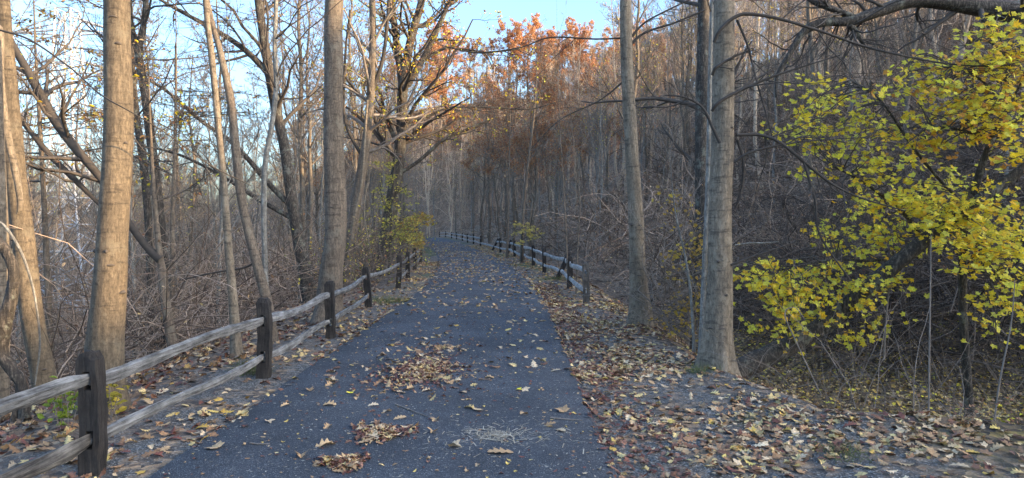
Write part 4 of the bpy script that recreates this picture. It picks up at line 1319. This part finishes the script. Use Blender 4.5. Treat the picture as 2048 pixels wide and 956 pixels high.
litter("fallen_leaves", "leaf drift along the foot of the right fence", 3200, uni(14, 60, 1.4, 3.6, 1.2, None), 75, TAN * 2 + GYEL + ORANGE[:2], (.06, .14))
litter("fallen_leaves", "brown leaves on the embankment below the left fence", 5200, smp(5, 22, -60, 760, -13, -2.5), 76, TAN + RED + [(.12, .085, .06)] * 6, (.05, .12), tilt=.4)


def pathdens(x, y, d):
    return min(1.0, (.30 + .70 * float(smooth(9, 24, y))) * (.35 + 1.6 * max(0, float(vnoise(x * .8, y * .35)) + .3)) * (1.0 if y < 45 else .4))


litter("fallen_leaves", "scattered leaves lying over the far stretch of asphalt", 2600, uni(6.5, 70, -1.5, 1.5, 1.0, pathdens), 77, TAN * 2 + GYEL + TAN[:3] * 2, (.06, .13), tilt=.14)
litter("fallen_leaves", "small leaf fragments sprinkled over the near asphalt", 1300, uni(3.6, 14, -1.5, 1.5, 1.2), 78, TAN + RED + GYEL[:1], (.015, .045), tilt=.1, lift=.003)

# pale winged seeds sprinkled over the asphalt
rs = np.random.RandomState(80)
N = 5200
y = 3.6 + 22 * rs.rand(N) ** 1.1; d = rs.uniform(-1.5, 1.5, N); x = cxy(y) + d
tv = np.array([(-.18, -.5, 0), (.18, -.5, 0), (.14, .5, 0), (-.14, .5, 0)]); tf = np.array([(0, 1, 2, 3)])
mb = MB()
mb.leaves(tv, tf, np.stack([x, y, surf(x, y) + .003], -1), rots(N, rs, .08), rs.uniform(.010, .026, N), pick(rs, N, [(.42, .38, .30), (.34, .30, .23), (.5, .46, .38), (.25, .2, .15)], .15))
# litter of pale straw by the near right of the path
c = GP(995, 885)
q = c[:2] + rs.randn(420, 2) * np.array([.22, .15]) * (rs.rand(420, 1) * 1.6)
tv2 = tv * np.array([.25, 1, 1])
mb.leaves(tv2, tf, np.stack([q[:, 0], q[:, 1], surf(q[:, 0], q[:, 1]) + .004 + rs.rand(420) * .01], -1), rots(420, rs, .1), rs.uniform(.03, .09, 420), pick(rs, 420, [(.42, .36, .26), (.34, .28, .2), (.5, .45, .36)], .15))
tag(mb.build("seed_litter", M_LITTER), "pale winged seeds and straw sprinkled over the near asphalt", "seed litter", None, 'stuff')

# leaf piles
def pile(label, px, py, rx, ry, n, seed):
    rs = np.random.RandomState(seed)
    c = GP(px, py)
    e = GP(px + rx, py); f = GP(px, py - ry)
    a, b_ = abs(e[0] - c[0]), abs(f[1] - c[1])
    r = np.minimum(np.abs(rs.randn(n)) * .48, 1.35 if n > 1000 else (.8 if n > 100 else 1.3)); th = rs.rand(n) * 6.283
    k = 1 + .3 * np.sin(th * 3 + seed) 
    r = np.where(rs.rand(n) < .06, r * 1.25, r)
    x = c[0] + np.cos(th) * r * a * k; y = c[1] + np.sin(th) * r * b_ * k
    z = surf(x, y) + .008 + .016 * np.exp(-r * r * 2) * rs.rand(n)
    mb = MB(); cc = pick(rs, n, RED * 4 + TAN, .2); big = rs.rand(n) < .10
    cc[big] = pick(rs, int(big.sum()), TAN[:5], .15)
    s = np.where(big, rs.uniform(.08, .13, n), rs.uniform(.025, .065, n))
    pos = np.stack([x, y, z], -1); Rm = rots(n, rs, .2); bd = rs.uniform(-.6, .9, n)
    mb.leaves(*OAK, pos, Rm, s, cc, bend=bd)
    tag(mb.build("leaf_pile", M_LITTER, loc=(c[0], c[1], 0)), label, "leaf pile", "leaf piles on the asphalt", "stuff" if n < 100 else None)


pile("largest heap of red brown and tan leaves in the middle of the asphalt", 845, 750, 112, 46, 1700, 91)
pile("smaller red brown leaf heap on the near asphalt", 762, 880, 72, 24, 620, 95)
pile("low leaf heap at the bottom edge of the asphalt", 690, 940, 60, 22, 330, 93)
pile("thin string of leaves just beyond the largest heap", 880, 704, 70, 14, 90, 94)

# single large leaves on the near asphalt
singles = [(433, 908, .13, 0), (657, 822, .11, 0), (700, 797, .07, 2), (490, 863, .09, 1), (537, 855, .08, 0), (655, 868, .08, 0), (745, 823, .08, 0), (871, 852, .09, 0), (867, 877, .08, 0),
           (648, 906, .13, 0), (602, 926, .12, 0), (1097, 864, .09, 0), (1127, 832, .12, 0), (1178, 829, .12, 0), (1049, 840, .08, 0), (1122, 873, .09, 0), (955, 833, .09, 0), (800, 849, .09, 0),
           (775, 836, .08, 0), (1003, 918, .15, 0), (905, 908, .1, 0), (1075, 725, .08, 0), (980, 765, .09, 0), (925, 795, .08, 0), (620, 790, .08, 0), (570, 822, .07, 0), (1000, 703, .09, 0), (1130, 713, .09, 0),
           (1190, 770, .1, 0), (665, 752, .08, 0), (1035, 790, .07, 2), (760, 720, .08, 0)]
words = {0: ("tan oak leaf lying curled on the near asphalt", TAN[:3]), 1: ("dark red brown leaf lying on the asphalt near the left edge", RED[:1]), 2: ("small bright yellow maple leaf on the near asphalt", YEL[:2])}
for i, (px, py, s, kd) in enumerate(singles):
    rs = np.random.RandomState(300 + i)
    c = GP(px, py)
    if abs(float(lat(c[0], c[1]))) > 1.5: continue
    z = float(surf(c[0], c[1])) + .012
    mb = MB(); tp = MAPLE if (kd == 2 or i % 4 == 0) else OAK
    mb.leaves(*tp, np.array([[c[0], c[1], z]]), rots(1, rs, .12), np.array([s * 1.25]), pick(rs, 1, words[kd][1], .1), bend=np.array([rs.uniform(.1, .8)]))
    tag(mb.build("fallen_leaf", M_LITTER, loc=(c[0], c[1], z)), words[kd][0], "leaf", "single leaves on the near asphalt")

# sticks
for i, (pts_, lab) in enumerate([([(790, 822), (830, 838), (856, 848)], "thin bare stick on the asphalt below the largest leaf heap"),
                    ([(1100, 848), (1130, 850), (1165, 852)], "short straight twig beside tan leaves on the right half of the asphalt"),
                    ([(1222, 800), (1226, 825), (1240, 842), (1236, 810)], "curved pale stick on the shoulder edge"),
                    ([(500, 900), (520, 903), (540, 902)], "short twig near the left asphalt edge")]):
    C = [GP(*p) + np.array([0, 0, .025]) for p in pts_]
    for c_ in C: c_[2] = float(surf(c_[0], c_[1])) + .008
    a, r = catmull(C, np.linspace(.006, .003, len(C)), 14)
    mb = MB(); mb.tubes(a, r, 6, rough=.1, seed=i)
    tag(mb.build("stick", M_TWIG2, loc=tuple(a[0])), lab, "stick", "sticks on the ground")

# ------------------------------------------------------------------ grass tufts and weeds
M_GRASS = leaf_mat("grass_blades", 0.3)
def tuft(label, px, py, n, h, seed, cols=((.10, .15, .03), (.16, .20, .05), (.22, .22, .08)), spread=.09, name="grass_tuft"):
    rs = np.random.RandomState(seed); c = GP(px, py)
    o = rs.randn(n, 2) * spread; base = np.stack([c[0] + o[:, 0], c[1] + o[:, 1], ground(c[0] + o[:, 0], c[1] + o[:, 1]) - .01], -1)
    d = nrm(rs.randn(n, 3) * .5 + np.array([0, 0, 1])); K = 5
    out = np.zeros((n, K, 3)); out[:, 0] = base
    for k in range(1, K):
        d = nrm(d + np.array([0, 0, -.25]) + rs.randn(n, 3) * .08); out[:, k] = out[:, k - 1] + d * h * rs.uniform(.15, .3, n)[:, None]
    mb = MB(); mb.tubes(out, np.full((n, 1), .0022) * np.linspace(1, .3, K)[None], 3, col=pick(rs, n, cols, .2))
    tag(mb.build(name, M_GRASS, loc=tuple(c)), label, "grass", "grass tufts beside the path", "stuff")


tuft("green grass tuft among tan leaves at the lower right of the shoulder", 1685, 912, 120, .12, 1)
tuft("small green grass tuft halfway along the right shoulder", 1505, 845, 70, .08, 2)
tuft("faint green tuft at the foot of the broad wrapped trunk", 1400, 745, 160, .12, 3)
tuft("grass tuft at the base of the second left fence post", 495, 745, 220, .22, 4)
tuft("mossy grass tuft beside the fourth left fence post", 775, 605, 400, .22, 5, spread=.3)
tuft("grass tuft by the near posts of the right fence", 1112, 560, 380, .22, 6, spread=.3)


def weed(label, px, py, D, n, h, cols, seed):
    rs = np.random.RandomState(seed); c = P(px, py, D); c[2] = float(ground(c[0], c[1]))
    top = P(px, py, D)[2]
    hh = max(h, top - c[2])
    base = np.tile(c[None], (7, 1)) + rs.randn(7, 3) * np.array([.04, .04, 0])
    out = np.zeros((7, 6, 3)); out[:, 0] = base; d = nrm(rs.randn(7, 3) * .25 + np.array([0, 0, 1]))
    for k in range(1, 6):
        d = nrm(d + rs.randn(7, 3) * .1); out[:, k] = out[:, k - 1] + d * hh / 5 * rs.uniform(.8, 1.1, 7)[:, None]
    root = empty("weed", tuple(c), label, "plant", "leafy weeds by the left fence")
    mb = MB(); mb.tubes(out, np.full((7, 6), .003), 4); mb.build("stem", M_TWIG2, root, loc=c)
    q = out[:, 2:].reshape(-1, 3)[rs.randint(0, 28, n)] + rs.randn(n, 3) * .05
    lm = MB(); lm.leaves(*OVAL, q, rots(n, rs, .5), rs.uniform(.05, .10, n), pick(rs, n, cols, .15), bend=rs.uniform(0, .5, n)); lm.build("foliage", M_LEAF, root, loc=c)


weed("bright green leafy weed left of the nearest fence post", 128, 868, 5.6, 60, .4, [(.30, .36, .04), (.22, .30, .04)], 1)
weed("yellow leaved weed at the foot of the golden trunk", 228, 845, 5.9, 46, .3, [(.55, .42, .05), (.42, .36, .05)], 2)

# ------------------------------------------------------------------ vines and gnarled wood at the left edge
def vine(name, label, curves, mat, cat="vine", seed=0, sides=10, rough=.08, group="hanging vines at the left edge"):
    C0 = None; mb = MB()
    for lm in curves:
        a, r = limb_curve(lm, 12 * len(lm)); mb.tubes(a, r, sides, rough=rough, seed=seed)
        if C0 is None: C0 = a[0]
    o = mb.build(name, mat, loc=tuple(C0))
    return tag(o, label, cat, group)


vine("hanging_vine", "tan hooked dead limb hanging in front of the leaning grey trunk",
     [[(-40, 60, 12, 7.4), (0, 58, 10, 7.4), (3, 150, 10, 7.4), (12, 250, 13, 7.4), (28, 330, 13, 7.4), (38, 380, 13, 7.4), (40, 415, 11, 7.4), (34, 430, 6, 7.4)]], M_SMOOTH, seed=1)
vine("hanging_vine", "long thin vine drooping diagonally across the sky and the golden trunk",
     [[(0, 60, 5, 6.6), (60, 80, 5, 6.5), (140, 135, 4, 6.3), (200, 188, 4, 5.9), (262, 224, 3, 5.8), (330, 265, 3, 6), (420, 330, 3, 6.4), (500, 370, 2, 6.8)]], M_LIMB, seed=2, sides=6)
vine("hanging_vine", "pale arched vine loop at the far left edge",
     [[(-30, 440, 6, 6.4), (5, 448, 6, 6.4), (40, 500, 7, 6.4), (62, 560, 6, 6.4), (74, 620, 5, 6.4), (80, 690, 4, 6.4), (70, 770, 3, 6.4)]], M_PALE, seed=3, sides=6)
vine("gnarled_trunk", "gnarled dark twisted trunk rising at the far left edge behind the top rail",
     [[(-20, 480, 34, 6.2), (10, 500, 22, 6.2), (26, 540, 20, 6.2), (22, 600, 22, 6.2), (8, 650, 26, 6.2), (0, 700, 26, 6.2), (25, 740, 24, 6.2), (45, 780, 20, 6.2), (52, 870, 22, 6.2), (55, 960, 26, 6.2)],
      [(8, 650, 16, 6.2), (-20, 690, 18, 6.2)], [(40, 760, 12, 6.2), (35, 820, 14, 6.2), (10, 880, 18, 6.2), (-10, 930, 20, 6.2)]], M_ROUGH, cat="tree", seed=4, sides=14, rough=.16)
vine("pale_trunk", "pale tan trunk cut by the left edge of view",
     [[(-12, 80, 24, 7.0), (-8, 300, 30, 7.0), (-4, 480, 36, 7.0), (-2, 640, 38, 7.0), (-4, 800, 40, 7.0), (-4, 980, 44, 7.0)]], M_SMOOTH, cat="tree", seed=5, sides=18, rough=.03)
vine("tree_stump", "short broken pale stump seen between the rails of the second fence bay",
     [[(306, 742, 18, 8.6), (304, 760, 22, 8.6), (306, 800, 23, 8.6), (310, 860, 26, 8.6)]], M_PALE, cat="stump", seed=6, sides=12, group="dead wood on the left slope")
vine("fallen_branch", "dark fallen branch lying in leaves at the foot of the broad wrapped trunk",
     [[(1440, 770, 10, 7.4), (1475, 782, 14, 7.3), (1510, 795, 12, 7.2), (1530, 800, 6, 7.2)]], M_ROUGH, cat="branch", seed=7, group="dead wood by the right trunks")
vine("broken_branch", "short pale broken branch stub poking from behind the broad wrapped trunk",
     [[(1470, 490, 3, 8.6), (1500, 486, 4, 8.6), (1530, 486, 4, 8.6), (1560, 483, 2, 8.6)]], M_PALE, cat="branch", seed=9, sides=6, group="dead wood by the right trunks")
for i_, (lab_, st_) in enumerate([
    ("thin whitish stem standing upright in the ditch below the yellow leaves", [(1862, 470, 2, 6.9), (1861, 560, 3, 6.9), (1859, 700, 4, 6.9), (1857, 850, 5, 6.9)]),
    ("thin grey cane leaning in the ditch at the right edge of view", [(2030, 560, 2, 6.4), (2022, 650, 3, 6.4), (2000, 760, 4, 6.4), (1985, 870, 4, 6.4)]),
    ("slim pale stem rising between the two yellow maples", [(1786, 470, 3, 9.0), (1780, 560, 4, 9.0), (1772, 640, 4, 9.0), (1768, 720, 5, 9.0)]),
    ("arched pale cane bending over the ditch near the broad wrapped trunk", [(1610, 640, 2, 7.4), (1590, 615, 2, 7.4), (1570, 630, 3, 7.4), (1600, 700, 3, 7.4), (1642, 790, 4, 7.4)])]):
    vine("bare_sapling", lab_, [st_], M_TWIG2, cat="stem", seed=40 + i_, sides=6, group="bare stems in the right ditch")
vine("hanging_vine", "sunlit pale vine strands draped beside the shaggy sunlit tree",
     [[(735, 200, 6, 20), (728, 300, 7, 20), (722, 370, 8, 20), (708, 440, 9, 20), (700, 500, 10, 20)], [(740, 340, 4, 20), (728, 420, 4, 20), (740, 500, 4, 20)]], M_SMOOTH, seed=8, sides=6, group="vines on the sunlit trees")

# ------------------------------------------------------------------ steel lattice tower on the left
m_st, nt, b = mat_new("galvanised_steel")
b.inputs['Base Color'].default_value = (.55, .57, .6, 1); b.inputs['Metallic'].default_value = .0; b.inputs['Roughness'].default_value = .5
n = node(nt, "ShaderNodeTexNoise", Scale=3.0, Detail=4.0)
nt.links.new(ramp(nt, n.outputs[0], [(.3, (.40, .42, .45)), (.7, (.55, .57, .60))]).outputs[0], b.inputs['Base Color'])
D = 46; cx0 = (140 - 1024) / FPX * D; gz = float(ground(cx0, D))
root = empty("power_pylon", (cx0, D, gz), "pale steel lattice power pylon seen through branches at the far left", "pylon")
Htop = P(140, 20, D)[2] - gz


def halfw(z):
    return np.interp(z / Htop, [0, .45, 1], [2.7, .85, .5])


mb = MB(); segs = []
lv = np.linspace(0, Htop, 13)
cs = [(-1, -1), (1, -1), (1, 1), (-1, 1)]
for a_, b_ in zip(lv[:-1], lv[1:]):
    for q in range(4):
        c1, c2 = cs[q], cs[(q + 1) % 4]
        wa, wb = halfw(a_), halfw(b_)
        segs.append(((c1[0] * wa, c1[1] * wa, a_), (c1[0] * wb, c1[1] * wb, b_), .085))
        segs.append(((c1[0] * wa, c1[1] * wa, a_), (c2[0] * wb, c2[1] * wb, b_), .045))
        segs.append(((c2[0] * wa, c2[1] * wa, a_), (c1[0] * wb, c1[1] * wb, b_), .045))
        segs.append(((c1[0] * wb, c1[1] * wb, b_), (c2[0] * wb, c2[1] * wb, b_), .045))


def bars(segs):
    mb = MB()
    Pn = np.array([[s[0], s[1]] for s in segs], float); R = np.array([[s[2], s[2]] for s in segs])
    mb.tubes(Pn, R, 4)
    return mb


bars(segs).build("lattice_tower", m_st, root)
for fz, arm in ((.93, 3.6), (.80, 4.4), (.67, 3.6)):
    sg = []
    z0 = Htop * fz; w0 = float(halfw(z0))
    for s in (-1, 1):
        for yy in (-1, 1):
            sg.append(((s * w0, yy * w0, z0), (s * arm, 0, z0), .06)); sg.append(((s * w0, yy * w0, z0 + .9), (s * arm, 0, z0), .06))
            for t in (.35, .7):
                sg.append(((s * (w0 + (arm - w0) * t), yy * w0 * (1 - t), z0), (s * (w0 + (arm - w0) * t), yy * w0 * (1 - t), z0 + .9 * (1 - t)), .04))
        sg.append(((s * arm, 0, z0), (s * arm, 0, z0 - 1.1), .07))
    bars(sg).build("cross_arm", m_st, root)
